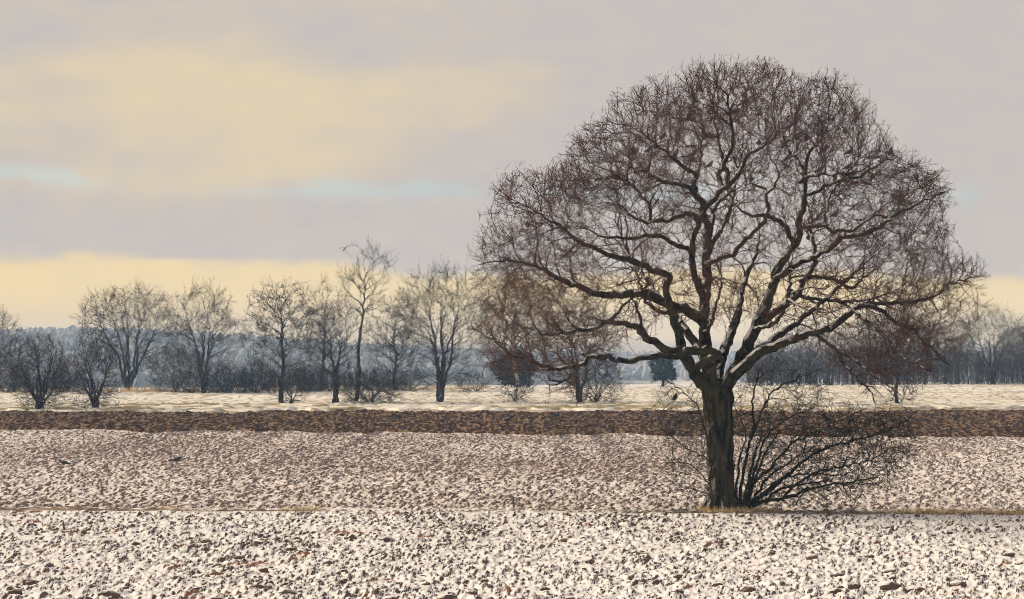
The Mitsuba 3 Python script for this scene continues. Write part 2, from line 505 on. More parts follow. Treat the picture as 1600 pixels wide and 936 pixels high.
def tube(p, r, sides, rough=0.0, rng=None):
    p = np.asarray(p, float); r = np.asarray(r, float)
    t = unit(np.gradient(p, axis=0))
    a = np.zeros_like(p)
    ref = np.array([0, 1.0, 0]) if abs(t[0][1]) < 0.9 else np.array([1.0, 0, 0])
    for k in range(len(p)):
        ref = ref - t[k] * (ref @ t[k])
        ref = ref / max(np.linalg.norm(ref), 1e-9)
        a[k] = ref
    b = np.cross(t, a)
    ang = np.arange(sides) * 2 * np.pi / sides
    rr = np.broadcast_to(r[:, None], (len(p), sides)).copy()
    if rough:
        rr *= 1 + rng.normal(0, rough, rr.shape)
    v = p[:, None] + rr[..., None] * (np.cos(ang)[None, :, None] * a[:, None] + np.sin(ang)[None, :, None] * b[:, None])
    n = len(p)
    i, j = np.meshgrid(np.arange(n - 1), np.arange(sides), indexing='ij')
    q = np.stack([i * sides + j, i * sides + (j + 1) % sides, (i + 1) * sides + (j + 1) % sides, (i + 1) * sides + j], -1).reshape(-1, 4)
    f = np.vstack([q[:, [0, 1, 2]], q[:, [0, 2, 3]]])
    v = np.vstack([v.reshape(-1, 3), p[-1] + t[-1] * r[-1] * 0.8, p[0]])
    e, s0 = len(v) - 2, len(v) - 1
    k = np.arange(sides)
    cap = np.stack([(n - 1) * sides + k, (n - 1) * sides + (k + 1) % sides, np.full(sides, e)], -1)
    cap0 = np.stack([(k + 1) % sides, k, np.full(sides, s0)], -1)
    return v, np.vstack([f, cap, cap0])


def sticks(p0, p1, r0, r1, sides=3):
    """Many thin tapered twigs, as one mesh."""
    t = unit(p1 - p0)
    ref = np.where(np.abs(t[:, 1:2]) < 0.9, [[0, 1.0, 0]], [[1.0, 0, 0]])
    a = unit(np.cross(t, ref)); b = np.cross(t, a)
    ang = np.arange(sides) * 2 * np.pi / sides
    ring = np.cos(ang)[None, :, None] * a[:, None] + np.sin(ang)[None, :, None] * b[:, None]
    r0, r1 = np.broadcast_to(r0, len(p0)), np.broadcast_to(r1, len(p0))
    v = np.concatenate([p0[:, None] + ring * r0[:, None, None], p1[:, None] + ring * r1[:, None, None]], 1)
    k = np.arange(sides)
    f = np.vstack([np.stack([k, (k + 1) % sides, sides + (k + 1) % sides], -1), np.stack([k, sides + (k + 1) % sides, sides + k], -1)])
    fs = f[None] + (np.arange(len(p0)) * 2 * sides)[:, None, None]
    return v.reshape(-1, 3), fs.reshape(-1, 3)


def join(meshes):
    vs, fs, at = [], [], 0
    for v, f in meshes:
        vs.append(v); fs.append(f + at); at += len(v)
    return np.vstack(vs), np.vstack(fs)


def turn(d, lo, hi, rng):
    """Directions at lo to hi degrees from d."""
    side = unit(np.cross(d, rng.normal(size=d.shape)))
    a = np.radians(rng.uniform(lo, hi, (len(d), 1)))
    return unit(d * np.cos(a) + side * np.sin(a))


def twigs(tree, where, per, length, r, up=0.15, center=None, out=0.2, seg=4, side=0.9, shoots=0.7, wig=0.22):
    """Sprays of twigs on the nodes of where: zigzag branchlets, side twigs along them, short shoots at their ends. Arrays (p0, p1, r0, r1)."""
    rng = tree.rng
    idx = np.repeat(where, rng.poisson(per, len(where)))
    n = len(idx)
    p = tree.pos[idx]
    o = out * unit(p - center) if center is not None else 0
    d = unit(turn(tree.dirs[idx], 18, 60, rng) + [0, 0, up] + o)
    L = length * rng.uniform(0.45, 1.25, (n, 1)) / seg
    res = []
    kids = []
    q, e = p, d
    for k in range(seg):
        e = unit(e + rng.normal(0, wig, e.shape) + [0, 0, up * 0.3])
        q2 = q + e * L
        a, b = 1 - 0.45 * k / seg, 1 - 0.45 * (k + 1) / seg
        res.append((q, q2, np.full(n, r * a), np.full(n, r * b)))
        ok = rng.random(n) < side
        f = rng.uniform(0.3, 1.0, (ok.sum(), 1))
        kids.append((q[ok] + (q2[ok] - q[ok]) * f, e[ok], L[ok] * seg * (1 - 0.5 * k / seg)))
        q = q2
    kp, kd, kl = (np.vstack([x[c] for x in kids]) for c in range(3))
    m = len(kp)
    d2 = unit(turn(kd, 28, 62, rng) + [0, 0, up])
    l2 = kl * rng.uniform(0.22, 0.5, (m, 1))
    mid = kp + d2 * l2 * 0.55
    d3 = unit(d2 + rng.normal(0, wig * 1.2, d2.shape) + [0, 0, up * 0.4])
    end = mid + d3 * l2 * 0.45
    res += [(kp, mid, np.full(m, r * 0.62), np.full(m, r * 0.54)), (mid, end, np.full(m, r * 0.54), np.full(m, r * 0.40))]
    for base_, dd in ((mid, d2), (end, d3)):
        ok = rng.random(m) < shoots
        b = base_[ok]
        d4 = unit(turn(dd[ok], 25, 60, rng) + [0, 0, up])
        res.append((b, b + d4 * l2[ok] * rng.uniform(0.2, 0.45, (len(b), 1)), np.full(len(b), r * 0.46), np.full(len(b), r * 0.36)))
    return tuple(np.concatenate([o_[k] for o_ in res]) for k in range(4))


def leaves(points, size, rng, n=1, spread=0.2):
    p = np.repeat(points, n, axis=0) + rng.normal(0, spread, (len(points) * n, 3))
    a = unit(rng.normal(size=p.shape)); b = unit(np.cross(a, rng.normal(size=p.shape)))
    s = size * rng.uniform(0.5, 1.3, (len(p), 1))
    v = np.stack([p - a * s * 0.6, p + b * s * 0.35, p + a * s * 0.6, p - b * s * 0.35], 1).reshape(-1, 3)
    k = np.arange(len(p))[:, None] * 4
    return v, np.vstack([k + [0, 1, 2], k + [0, 2, 3]])


def dress_tree(key, t, mats, thin, sides_big=10, twig_args=None, trunk_rough=0.03, twig_max=None, inside=None):
    """Meshes of a grown tree: trunk, limbs, branches, twigs."""
    big = t.r >= thin
    big[:t.n0] = True
    runs = t.chains(big)
    limbs = {}
    for limb, run in runs:
        p = t.pos[run]
        r = t.r[run].copy()
        if t.par[run[-1]] >= 0 and run[0] == t.par[run[1]] if len(run) > 1 else False:
            r[0] = min(r[0], r[1] * 1.25)
        if len(run) < 2:
            continue
        sd = sides_big if r.max() > thin * 5 else (6 if r.max() > thin * 2 else 4)
        limbs.setdefault(limb, []).append(tube(p, r, sd, trunk_rough if r.max() > thin * 4 else 0, t.rng))
    for limb in sorted(limbs):
        if limb == -1:
            part(key, 'branches', mikit.ply(join(limbs[limb]), mats[1], True), kind='stuff')
        else:
            part(key, 'trunk' if limb == 0 else 'limb', mikit.ply(join(limbs[limb]), mats[0] if limb == 0 else mats[3], True))
    small = np.nonzero(~big)[0]
    ms = [sticks(t.pos[t.par[small]], t.pos[small], np.minimum(t.r[t.par[small]], t.r[small] * 1.3), t.r[small])] if len(small) else []
    if twig_args:
        lim = twig_max or thin
        w = np.nonzero((t.r < lim) & (np.arange(len(t.r)) >= t.n0))[0]
        if inside is not None:
            q = project(t.pos[w]) - CC
            rel = np.linalg.norm(q, axis=1) / np.interp(np.arctan2(q[:, 1], q[:, 0]), ang, bound)
            w = w[t.rng.random(len(w)) < 0.36 + 0.64 * sm(0.45, 0.8, rel)]
        p0, p1, r0, r1 = twigs(t, w, **twig_args)
        if inside is not None:
            ok = inside(p1)
            p0, p1, r0, r1 = p0[ok], p1[ok], r0[ok], r1[ok]
        ms.append(sticks(p0, p1, r0, r1))
    part(key, 'twigs', mikit.ply(join(ms), mats[2], False), kind='stuff')


# ------------------------------------------------------------------ the oak
DT = float(G(1130, 797)[1])
MPP = DT / FPX
OAK = thing('oak_tree', 'large spreading bare oak tree with snow dusted limbs standing at the field edge', 'tree')
oak = Tree(17)


def limb(points, hw, d0, d1, idx, wig=0.15, bulge=0.0):
    n = len(points)
    out = []
    for k, (px, py) in enumerate(points):
        s = k / (n - 1)
        out.append(P(px, py, DT + d0 + (d1 - d0) * s + bulge * math.sin(math.pi * s)))
    oak.line(out, np.array(hw) * MPP * (1.0 if idx == 0 else 0.77), 0.17, idx, wig=wig)


limb([(1129, 800), (1129, 785), (1127, 765), (1126, 740), (1126, 700), (1124, 660), (1122, 630), (1120, 606)], [27, 21.5, 20.5, 20.5, 22, 24], 0, 0, 0, wig=0.02)
LIMBS = [
    # left side
    ([(1114, 612), (1106, 575), (1101, 535), (1100, 494), (1104, 452), (1103, 404), (1105, 372), (1108, 350)], [14, 12.5, 12, 11, 9.5, 8.5, 7.5], 0.1, 0.6),
    ([(1112, 616), (1092, 590), (1080, 572), (1066, 548), (1060, 518), (1052, 492), (1044, 470), (1040, 444)], [14, 12.5, 11.5, 9, 8, 6.5], -0.2, -0.6),
    ([(1040, 444), (1050, 433), (1036, 427), (1014, 419), (996, 411), (976, 404), (951, 400), (925, 385), (900, 372), (872, 352), (846, 335)], [6.5, 6.5, 6, 5, 4, 2.5, 1.4], -0.6, -2.2),
    ([(1096, 500), (1074, 487), (1050, 478), (1027, 468), (992, 457), (966, 461), (944, 460), (912, 450), (874, 436), (848, 421), (818, 410), (785, 408), (752, 412)], [11, 10, 9, 7.5, 6, 4, 2.5, 1.2], 0.2, 1.6),
    ([(1122, 552), (1106, 546), (1076, 549), (1046, 549), (1024, 535), (1008, 526), (996, 511), (974, 506), (951, 503), (928, 513), (899, 518), (870, 522), (846, 524)], [7, 8, 8, 7, 5.5, 4.5, 3.5, 2.5], -1.1, -3.6),
    ([(951, 503), (965, 490), (976, 475), (988, 466), (1000, 462)], [4.2, 3.6, 3, 2, 1.2], -2.2, -2.0),
    ([(1064, 556), (1028, 556), (1002, 560), (976, 564), (944, 558), (928, 556), (912, 566), (899, 571), (867, 576), (842, 568), (810, 560), (784, 542), (765, 530), (752, 522), (738, 513)], [6.5, 6, 5.5, 5, 4.5, 3.5, 2.2, 1.2], -0.6, 1.2),
    ([(911, 568), (902, 576), (892, 586), (886, 596), (872, 595), (858, 594), (856, 588)], [3.6, 3.2, 2.4, 1.5], 0.3, 0.5),
    ([(886, 596), (895, 601), (902, 606), (903, 618), (903, 632)], [2.4, 2, 1.4, 1], 0.4, 0.6),
    ([(810, 560), (795, 556), (780, 562), (762, 570), (752, 590)], [2, 1.6, 1.2, 0.8], 0.8, 1.0),
    ([(1018, 532), (1006, 515), (1000, 496), (992, 478), (986, 462), (976, 448)], [4, 3.5, 3, 2.2, 1.2], -1.7, -2.8),
    # centre
    ([(1108, 350), (1099, 335), (1099, 318), (1091, 311), (1085, 304), (1078, 296), (1073, 292), (1046, 286), (1023, 279), (1008, 271), (989, 262), (985, 250)], [7.5, 7, 5.5, 4, 3, 2, 1.2], 0.6, -1.5),
    ([(1085, 304), (1085, 290), (1088, 276), (1072, 265), (1056, 251), (1041, 239), (1018, 220), (1000, 205)], [5, 4.6, 4, 3, 2, 1.2], 0.3, -0.8),
    ([(1088, 276), (1095, 258), (1095, 235), (1098, 205), (1090, 180)], [3.6, 3.2, 2.4, 1.4], 0.3, 1.8),
    ([(1100, 328), (1114, 314), (1120, 303), (1133, 292), (1142, 283), (1152, 275), (1160, 258), (1171, 241), (1191, 230), (1210, 214), (1220, 195)], [6.5, 6, 5.5, 4.5, 3.5, 2.4, 1.4], 0.6, 0.0),
    ([(1133, 292), (1138, 274), (1131, 257), (1139, 239), (1145, 222), (1143, 190), (1136, 160)], [5.5, 5, 4.5, 4, 3, 2], 0.5, -1.0),
    ([(1128, 290), (1123, 274), (1129, 258), (1126, 235), (1120, 205), (1112, 180)], [5, 4.2, 3.4, 2.6, 1.6], 0.5, 2.2),
    ([(1106, 376), (1113, 345), (1116, 325), (1128, 312), (1142, 298)], [5.5, 5, 4, 3], 0.6, 2.5),
    ([(1102, 468), (1092, 445), (1085, 424), (1082, 402), (1082, 380), (1090, 352), (1096, 330)], [8, 7.5, 6.5, 6, 5, 4], 0.3, -0.9),
    ([(1083, 396), (1068, 387), (1052, 379), (1037, 372), (1014, 368), (990, 372), (960, 372), (935, 368), (905, 352)], [5, 4.6, 4, 3.2, 2, 1.2], -0.4, -3.2),
    ([(1090, 350), (1087, 337), (1075, 333), (1062, 339), (1043, 345), (1018, 343), (1008, 348), (985, 335), (960, 318)], [5, 4.6, 4, 3.4, 2.4, 1.2], -0.6, -4.0),
    ([(1016, 342), (1014, 325), (1000, 303), (985, 288), (962, 275), (945, 262)], [3.4, 3, 2.2, 1.2], -2.6, -3.2),
    ([(1106, 412), (1120, 406), (1134, 400), (1148, 395), (1156, 383), (1168, 372), (1181, 359), (1194, 344), (1199, 332), (1198, 305), (1208, 292), (1214, 286), (1216, 267), (1208, 249)], [5.5, 5.5, 5, 4.5, 4, 3, 2, 1.2], 0.2, -2.4),
    ([(1197, 296), (1184, 292), (1168, 287), (1163, 272), (1172, 262)], [2.6, 2.2, 1.6, 1], -1.6, -2.0),
    ([(1128, 562), (1112, 578), (1118, 598)], [6, 7, 8], -0.6, -0.3),
    # right side
    ([(1128, 612), (1138, 596), (1154, 566), (1168, 539), (1181, 514), (1190, 490), (1203, 462), (1213, 430), (1226, 404), (1241, 382), (1250, 358), (1249, 340), (1257, 322), (1257, 298), (1258, 262), (1262, 244), (1278, 222), (1290, 205), (1296, 180)], [15, 13, 12, 10.5, 9, 8, 6.5, 5, 4, 3, 1.6], 0.1, -0.8),
    ([(1158, 556), (1176, 525), (1196, 500), (1226, 478), (1246, 460), (1258, 436), (1273, 410), (1271, 378), (1264, 358)], [9.5, 9, 8.5, 7.5, 6, 4.5, 3], 0.5, 1.8),
    ([(1216, 432), (1230, 424), (1248, 412), (1272, 400), (1292, 388), (1303, 382), (1319, 370), (1344, 366), (1356, 361), (1372, 355), (1387, 344), (1405, 332), (1428, 321), (1451, 311), (1478, 300)], [6.5, 6, 6, 5.5, 4.5, 3.5, 2.4, 1.3], -0.5, -3.4),
    ([(1132, 610), (1142, 596), (1168, 568), (1190, 549), (1216, 539), (1248, 528), (1274, 519), (1299, 511), (1319, 500), (1332, 484), (1344, 478), (1370, 481), (1386, 491), (1402, 505), (1428, 515), (1440, 532), (1460, 548), (1485, 571)], [13, 12, 10, 8.5, 7, 6, 4.5, 3, 2, 1.2], -0.3, -2.4),
    ([(1341, 478), (1357, 472), (1392, 475), (1431, 470), (1453, 465), (1482, 446), (1521, 433)], [4.5, 4, 3.4, 2.4, 1.3], -1.4, -0.6),
    ([(1334, 486), (1351, 500), (1376, 519), (1392, 539), (1408, 555), (1431, 568), (1450, 579)], [3.4, 3, 2.4, 1.3], -1.5, -3.0),
    ([(1271, 521), (1294, 536), (1312, 552), (1325, 577), (1340, 592), (1351, 603), (1362, 616), (1367, 632)], [4, 3.6, 2.8, 2, 1.2], -1.0, -2.4),
    ([(1312, 552), (1340, 566), (1366, 588), (1392, 606), (1410, 618)], [2.6, 2, 1.5, 1], -1.4, -2.8),
    ([(1251, 462), (1262, 464), (1271, 475), (1276, 484), (1287, 487), (1294, 505)], [3.4, 3, 2.4, 1.4], 1.0, 0.0),
    ([(1250, 440), (1268, 434), (1287, 434), (1312, 440), (1328, 451), (1346, 436), (1370, 420)], [4.2, 4, 3.6, 2.8, 1.5], 1.2, 3.4),
    ([(1232, 452), (1262, 466), (1290, 469), (1322, 471), (1346, 470), (1380, 462), (1410, 448)], [4, 3.6, 3.2, 2.4, 1.4], 0.4, 3.6),
    ([(1250, 356), (1266, 353), (1289, 353), (1304, 362), (1322, 361), (1345, 350), (1368, 332), (1392, 312)], [4.6, 4.2, 3.6, 2.6, 1.4], -0.6, -1.8),
    ([(1289, 354), (1291, 332), (1293, 317), (1303, 294), (1312, 286), (1330, 262), (1344, 240)], [3.4, 3.2, 2.6, 1.4], -0.9, 0.6),
    ([(1248, 285), (1266, 276), (1287, 272), (1310, 273), (1338, 268), (1362, 256)], [3.4, 3, 2.2, 1.2], -0.6, -2.8),
    ([(1258, 306), (1276, 300), (1293, 288), (1316, 281), (1337, 277), (1358, 265), (1380, 252), (1402, 244)], [3.8, 3.4, 2.6, 1.4], -0.5, -1.6),
    ([(1257, 268), (1246, 250), (1234, 238), (1224, 222), (1222, 196)], [4, 3.4, 2.6, 1.4], -0.6, 0.4),
    ([(1240, 384), (1226, 354), (1209, 341), (1190, 338), (1171, 336), (1156, 327), (1146, 320)], [5.5, 5, 4.4, 3.4, 2.4, 1.3], -0.4, -1.8),
    ([(1271, 380), (1260, 362), (1270, 346), (1284, 330), (1290, 300)], [3.6, 3, 2.4, 1.4], 1.6, 4.2),
    # limbs that lead away from and towards the camera
    ([(1120, 606), (1128, 560), (1150, 500), (1160, 450), (1180, 400), (1186, 350)], [12, 10.5, 8.5, 6, 4, 2], 0.4, 6.4),
    ([(1120, 606), (1100, 560), (1060, 500), (1020, 450), (985, 400), (960, 345)], [11, 9.5, 7.5, 5, 3.4, 1.6], 0.4, 6.0),
    ([(1130, 606), (1160, 566), (1210, 530), (1262, 490), (1320, 440), (1366, 400)], [10, 9, 7, 5, 3.4, 1.6], 0.4, 5.8),
    ([(1103, 404), (1120, 370), (1140, 330), (1150, 280), (1160, 230)], [6, 5, 3.8, 2.6, 1.4], 0.8, 5.4),
    ([(1181, 514), (1200, 510), (1215, 500), (1230, 470), (1235, 440), (1230, 400)], [4.5, 4.2, 3.8, 3, 2, 1.2], -0.4, -5.0),
    ([(1101, 520), (1110, 505), (1118, 480), (1126, 450), (1124, 420)], [4, 3.6, 2.8, 2, 1.2], -0.4, -4.6),
    ([(1046, 490), (1030, 486), (1010, 470), (1000, 440), (990, 420)], [4, 3.6, 2.8, 2, 1.2], -0.8, -5.0),
]
for k, (pts, hw, d0, d1) in enumerate(LIMBS):
    limb(pts, hw, d0, d1, k + 1)

OUT = [(738, 400), (752, 345), (772, 318), (782, 272), (812, 264), (850, 270), (882, 252), (890, 225), (915, 195), (945, 182), (965, 152), (992, 134), (1020, 130), (1055, 126), (1058, 107),
       (1085, 102), (1112, 92), (1150, 97), (1190, 100), (1222, 102), (1232, 122), (1255, 130), (1295, 117), (1330, 132), (1352, 152), (1358, 182), (1383, 207), (1388, 227), (1420, 242),
       (1450, 260), (1478, 280), (1490, 300), (1480, 335), (1478, 370), (1498, 395), (1526, 407), (1543, 450), (1538, 490), (1518, 530), (1490, 548), (1480, 582), (1450, 592), (1410, 606), (1366, 634),
       (1335, 600), (1290, 575), (1240, 552), (1190, 505), (1150, 515), (1120, 520), (1060, 500), (1020, 545), (960, 548), (930, 600), (900, 632), (860, 622), (800, 600), (745, 580), (732, 520), (765, 480), (742, 440)]
poly = shapely.Polygon(OUT)
poly_in = poly.buffer(-11)
CC = np.array([1130.0, 440.0])
ang = np.linspace(-np.pi, np.pi, 721)
bound = []
for q in ang:
    far = CC + 900 * np.array([math.cos(q), math.sin(q)])
    hit = poly.exterior.intersection(shapely.LineString([CC, far]))
    bound.append(max([math.hypot(g.x - CC[0], g.y - CC[1]) for g in getattr(hit, 'geoms', [hit]) if g.geom_type == 'Point'] or [60]))
bound = np.array(bound)
rng = np.random.default_rng(8)
att = []
while sum(map(len, att)) < 8000:
    q = np.stack([rng.uniform(725, 1550, 40000), rng.uniform(88, 640, 40000)], -1)
    q = q[shapely.contains_xy(poly_in, q[:, 0], q[:, 1])]
    d = q - CC
    R = np.interp(np.arctan2(d[:, 1], d[:, 0]), ang, bound)
    r = np.linalg.norm(d, axis=1) / R
    yh = rng.uniform(-1, 1, len(q))
    r3 = np.sqrt(r ** 2 + yh ** 2)
    low = sm(470, 560, q[:, 1])
    lump = meshkit.fbm(np.stack([q[:, 0] / 70, q[:, 1] / 70, yh * 3], -1), 2, 4)
    ok = (r3 < 1) & (rng.random(len(q)) < (0.07 + 0.93 * sm(0.40, 0.95, r3)) * (0.20 + 1.1 * sm(0.34, 0.62, lump)) * (1 - 0.72 * low))
    q, yh = q[ok], yh[ok]
    d = DT + yh * 7.2
    att.append(np.stack([P(a, b, c) for a, b, c in zip(q[:, 0], q[:, 1], d)]))
att = np.vstack(att)[:8000]
oak.grow(att, 0.25, 0.36, 7.0, 90, wig=0.30, trop=(0, 0, 0.06), keep_dir=0.8, out=(P(1125, 570, DT), 0.36), skip=lambda k: oak.limb[k] == 0)
crown_edge, crown_wide = poly.buffer(2), poly.buffer(15)


def in_crown(p):
    q = project(p)
    n = meshkit.noise(p * 2.2, 5) > 0.52
    return shapely.contains_xy(crown_edge, q[:, 0], q[:, 1]) | (n & shapely.contains_xy(crown_wide, q[:, 0], q[:, 1]))


oak.thick(0.0125, 2.1)
dress_tree(OAK, oak, ['oak_trunk_bark', 'oak_branch_bark', 'oak_twig', 'oak_limb_bark'], 0.020, 12,
           twig_args=dict(per=1.08, length=0.92, r=0.0097, wig=0.15, up=0.16, center=P(1125, 590, DT), out=0.22), twig_max=0.030, trunk_rough=0.06, inside=in_crown)
print('oak nodes', len(oak.pos))

# root flare and a long bark scar on the trunk's face
base = P(1129, 797, DT)
fl = []
for k in range(7):
    a = k * 2 * math.pi / 7 + 0.3
    d = np.array([math.cos(a), math.sin(a), 0])
    fl.append(tube([base + d * 0.30 + [0, 0, 0.75], base + d * 0.40 + [0, 0, 0.40], base + d * 0.52 + [0, 0, 0.16], base + d * 0.74 + [0, 0, -0.06]], [0.10, 0.14, 0.14, 0.08], 8))
part(OAK, 'root_flare', mikit.ply(join(fl), 'oak_trunk_bark', True))
# a few dead leaves still hanging in the crown
w = rng.choice(np.arange(oak.n0, len(oak.pos)), 260, replace=False)
part(OAK, 'dead_leaves', mikit.ply(leaves(oak.pos[w], 0.10, rng, 1, 0.05), 'dead_leaf', False), kind='stuff')

# ------------------------------------------------------------------ bare shrubs at the foot of the oak


def shrub(name, label, stems, region, n_att, depth, seed, bark_m, twig_m, step=0.15, tip=0.0065, per=0.9, length=0.34, low=None):
    key = thing(name, label, 'shrub')
    t = Tree(seed)
    for k, (pts, hw, d0, d1) in enumerate(stems):
        m = len(pts)
        q = [P(px, py, DT + d0 + (d1 - d0) * s / (m - 1)) for s, (px, py) in enumerate(pts)]
        t.line(q, np.array(hw) * MPP * 0.52, step, k + 1, wig=0.14)
    pg = shapely.Polygon(region)
    x0, y0, x1, y1 = pg.bounds
    g = t.rng
    q = np.stack([g.uniform(x0, x1, n_att * 3), g.uniform(y0, y1, n_att * 3)], -1)
    q = q[shapely.contains_xy(pg, q[:, 0], q[:, 1])][:n_att]
    if low is not None:
        q = q[:n_att // 2]
        pl = shapely.Polygon(low)
        x0, y0, x1, y1 = pl.bounds
        q2 = np.stack([g.uniform(x0, x1, n_att * 3), g.uniform(y0, y1, n_att * 3)], -1)
        q = np.vstack([q, q2[shapely.contains_xy(pl, q2[:, 0], q2[:, 1])][:n_att // 2]])
    att = np.array([P(a, b, DT + depth[0] + g.uniform(-1, 1) * depth[1]) for a, b in q])
    att = att[att[:, 2] > 0.15]
    t.grow(att, step, step * 1.1, 3.0, 50, wig=0.20, trop=(0.10 if 'left' not in label else -0.1, 0, 0.10), keep_dir=0.8)
    t.thick(tip, 2.3)
    big = t.r >= 0.014
    big[:t.n0] = True
    by = {}
    for limb_, run in t.chains(big):
        if len(run) > 1:
            rr = t.r[run].copy(); rr[0] = min(rr[0], rr[1] * 1.2)
            by.setdefault(limb_, []).append(tube(t.pos[run], rr, 6))
    for limb_ in sorted(by):
        part(key, 'branches' if limb_ < 0 else 'stem', mikit.ply(join(by[limb_]), bark_m, True), kind='stuff' if limb_ < 0 else None)
    small = np.nonzero(~big)[0]
    w = np.nonzero((t.r < 0.014) & (np.arange(len(t.r)) >= t.n0))[0]
    p0, p1, r0, r1 = twigs(t, w, per * 0.45, length * 1.9, 0.0100, 0.10, seg=3, shoots=0.4)
    part(key, 'twigs', mikit.ply(join([sticks(t.pos[t.par[small]], t.pos[small], t.r[small] * 1.2, t.r[small]), sticks(p0, p1, r0, r1)]), twig_m, False), kind='stuff')
    return t


right_stems = [
    ([(1156, 797), (1159, 757), (1164, 726), (1172, 689), (1178, 664), (1175, 633), (1181, 602), (1193, 565)], [6, 5, 4.5, 3.5, 2.4, 1.4], -0.1, -0.3),
    ([(1150, 797), (1152, 760), (1156, 713), (1166, 679), (1156, 655), (1144, 630)], [4.5, 4, 3, 2.2, 1.3], -0.3, -0.6),
    ([(1163, 797), (1187, 778), (1218, 754), (1249, 726), (1283, 704), (1317, 692), (1361, 681), (1401, 667), (1432, 642)], [7, 6.5, 5, 4, 3, 2, 1.2], -0.1, -1.4),
    ([(1170, 797), (1184, 786), (1224, 778), (1255, 768), (1299, 757), (1345, 751), (1389, 738)], [6, 5, 4, 3, 2, 1.2], -0.4, -2.0),
    ([(1168, 790), (1175, 757), (1203, 732), (1237, 692), (1268, 679), (1305, 661), (1350, 640)], [5, 4.5, 3.5, 2.5, 1.6, 1], 0.1, 0.6),
    ([(1172, 689), (1180, 670), (1193, 639), (1209, 608), (1243, 593), (1283, 577)], [4, 3.5, 2.8, 2, 1.2], -0.2, -0.5),
    ([(1166, 780), (1180, 735), (1190, 700), (1206, 672), (1236, 652), (1270, 640)], [4.5, 4, 3, 2, 1.2], 0.3, 1.2),
    ([(1224, 778), (1250, 752), (1276, 738), (1310, 730), (1352, 720), (1395, 700)], [4, 3.5, 2.8, 2, 1.2], -0.8, -1.2),
    ([(1170, 797), (1172, 760), (1176, 722), (1186, 690), (1196, 655)], [4.5, 4, 3, 2, 1.2], -0.5, -0.8),
    ([(1262, 766), (1250, 778), (1240, 793)], [2.4, 2, 1.2], -1.0, -1.3),
    ([(1166, 796), (1184, 770), (1204, 742), (1232, 722), (1262, 706), (1300, 700)], [5, 4, 3, 2, 1.2], -0.3, -0.9),
    ([(1160, 797), (1172, 770), (1186, 730), (1204, 694), (1228, 668), (1260, 660)], [5, 4, 3, 2, 1.2], 0.0, 0.7),
    ([(1168, 796), (1196, 768), (1222, 748), (1262, 740), (1306, 742), (1340, 736)], [5, 4, 3, 2, 1.2], -0.5, -1.6),
    ([(1164, 796), (1190, 785), (1216, 766), (1256, 756), (1290, 752), (1330, 762)], [5, 4, 3, 2, 1.2], -0.2, 0.6),
    ([(1158, 797), (1166, 765), (1172, 735), (1184, 700), (1206, 660)], [5, 4, 3, 2, 1.2], -0.4, -0.9),
]
shrub('bare_shrub', 'dark multi stemmed bare shrub leaning right from the foot of the oak', right_stems,
      [(1150, 790), (1155, 600), (1200, 560), (1270, 570), (1310, 650), (1420, 640), (1440, 690), (1410, 735), (1385, 765), (1300, 788)], 2300, (-0.4, 1.3), 31, 'shrub_bark', 'shrub_bark', tip=0.0085,
      low=[(1150, 792), (1178, 705), (1300, 655), (1425, 655), (1400, 745), (1300, 788)])
left_stems = [
    ([(1112, 797), (1110, 757), (1110, 713), (1102, 673), (1091, 636), (1066, 611), (1039, 593)], [3, 2.8, 2.4, 1.8, 1.1], -0.55, -0.9),
    ([(1110, 720), (1096, 712), (1082, 704), (1057, 690), (1040, 676)], [2, 1.6, 1.2, 0.9], -0.6, -1.2),
    ([(1110, 760), (1098, 745), (1082, 729), (1062, 722), (1040, 726)], [2, 1.6, 1.2, 0.9], -0.6, -1.4),
    ([(1108, 775), (1085, 766), (1060, 760)], [1.8, 1.3, 0.9], -0.6, -1.0),
]
shrub('bare_shrub', 'thin bare shoots sprouting up along the left side of the oak trunk', left_stems,
      [(1112, 782), (1045, 772), (1035, 660), (1030, 590), (1085, 612), (1112, 660)], 600, (-0.8, 0.7), 32, 'shrub_bark', 'shrub_bark', per=0.9)

# ------------------------------------------------------------------ trees and bushes beyond the fields


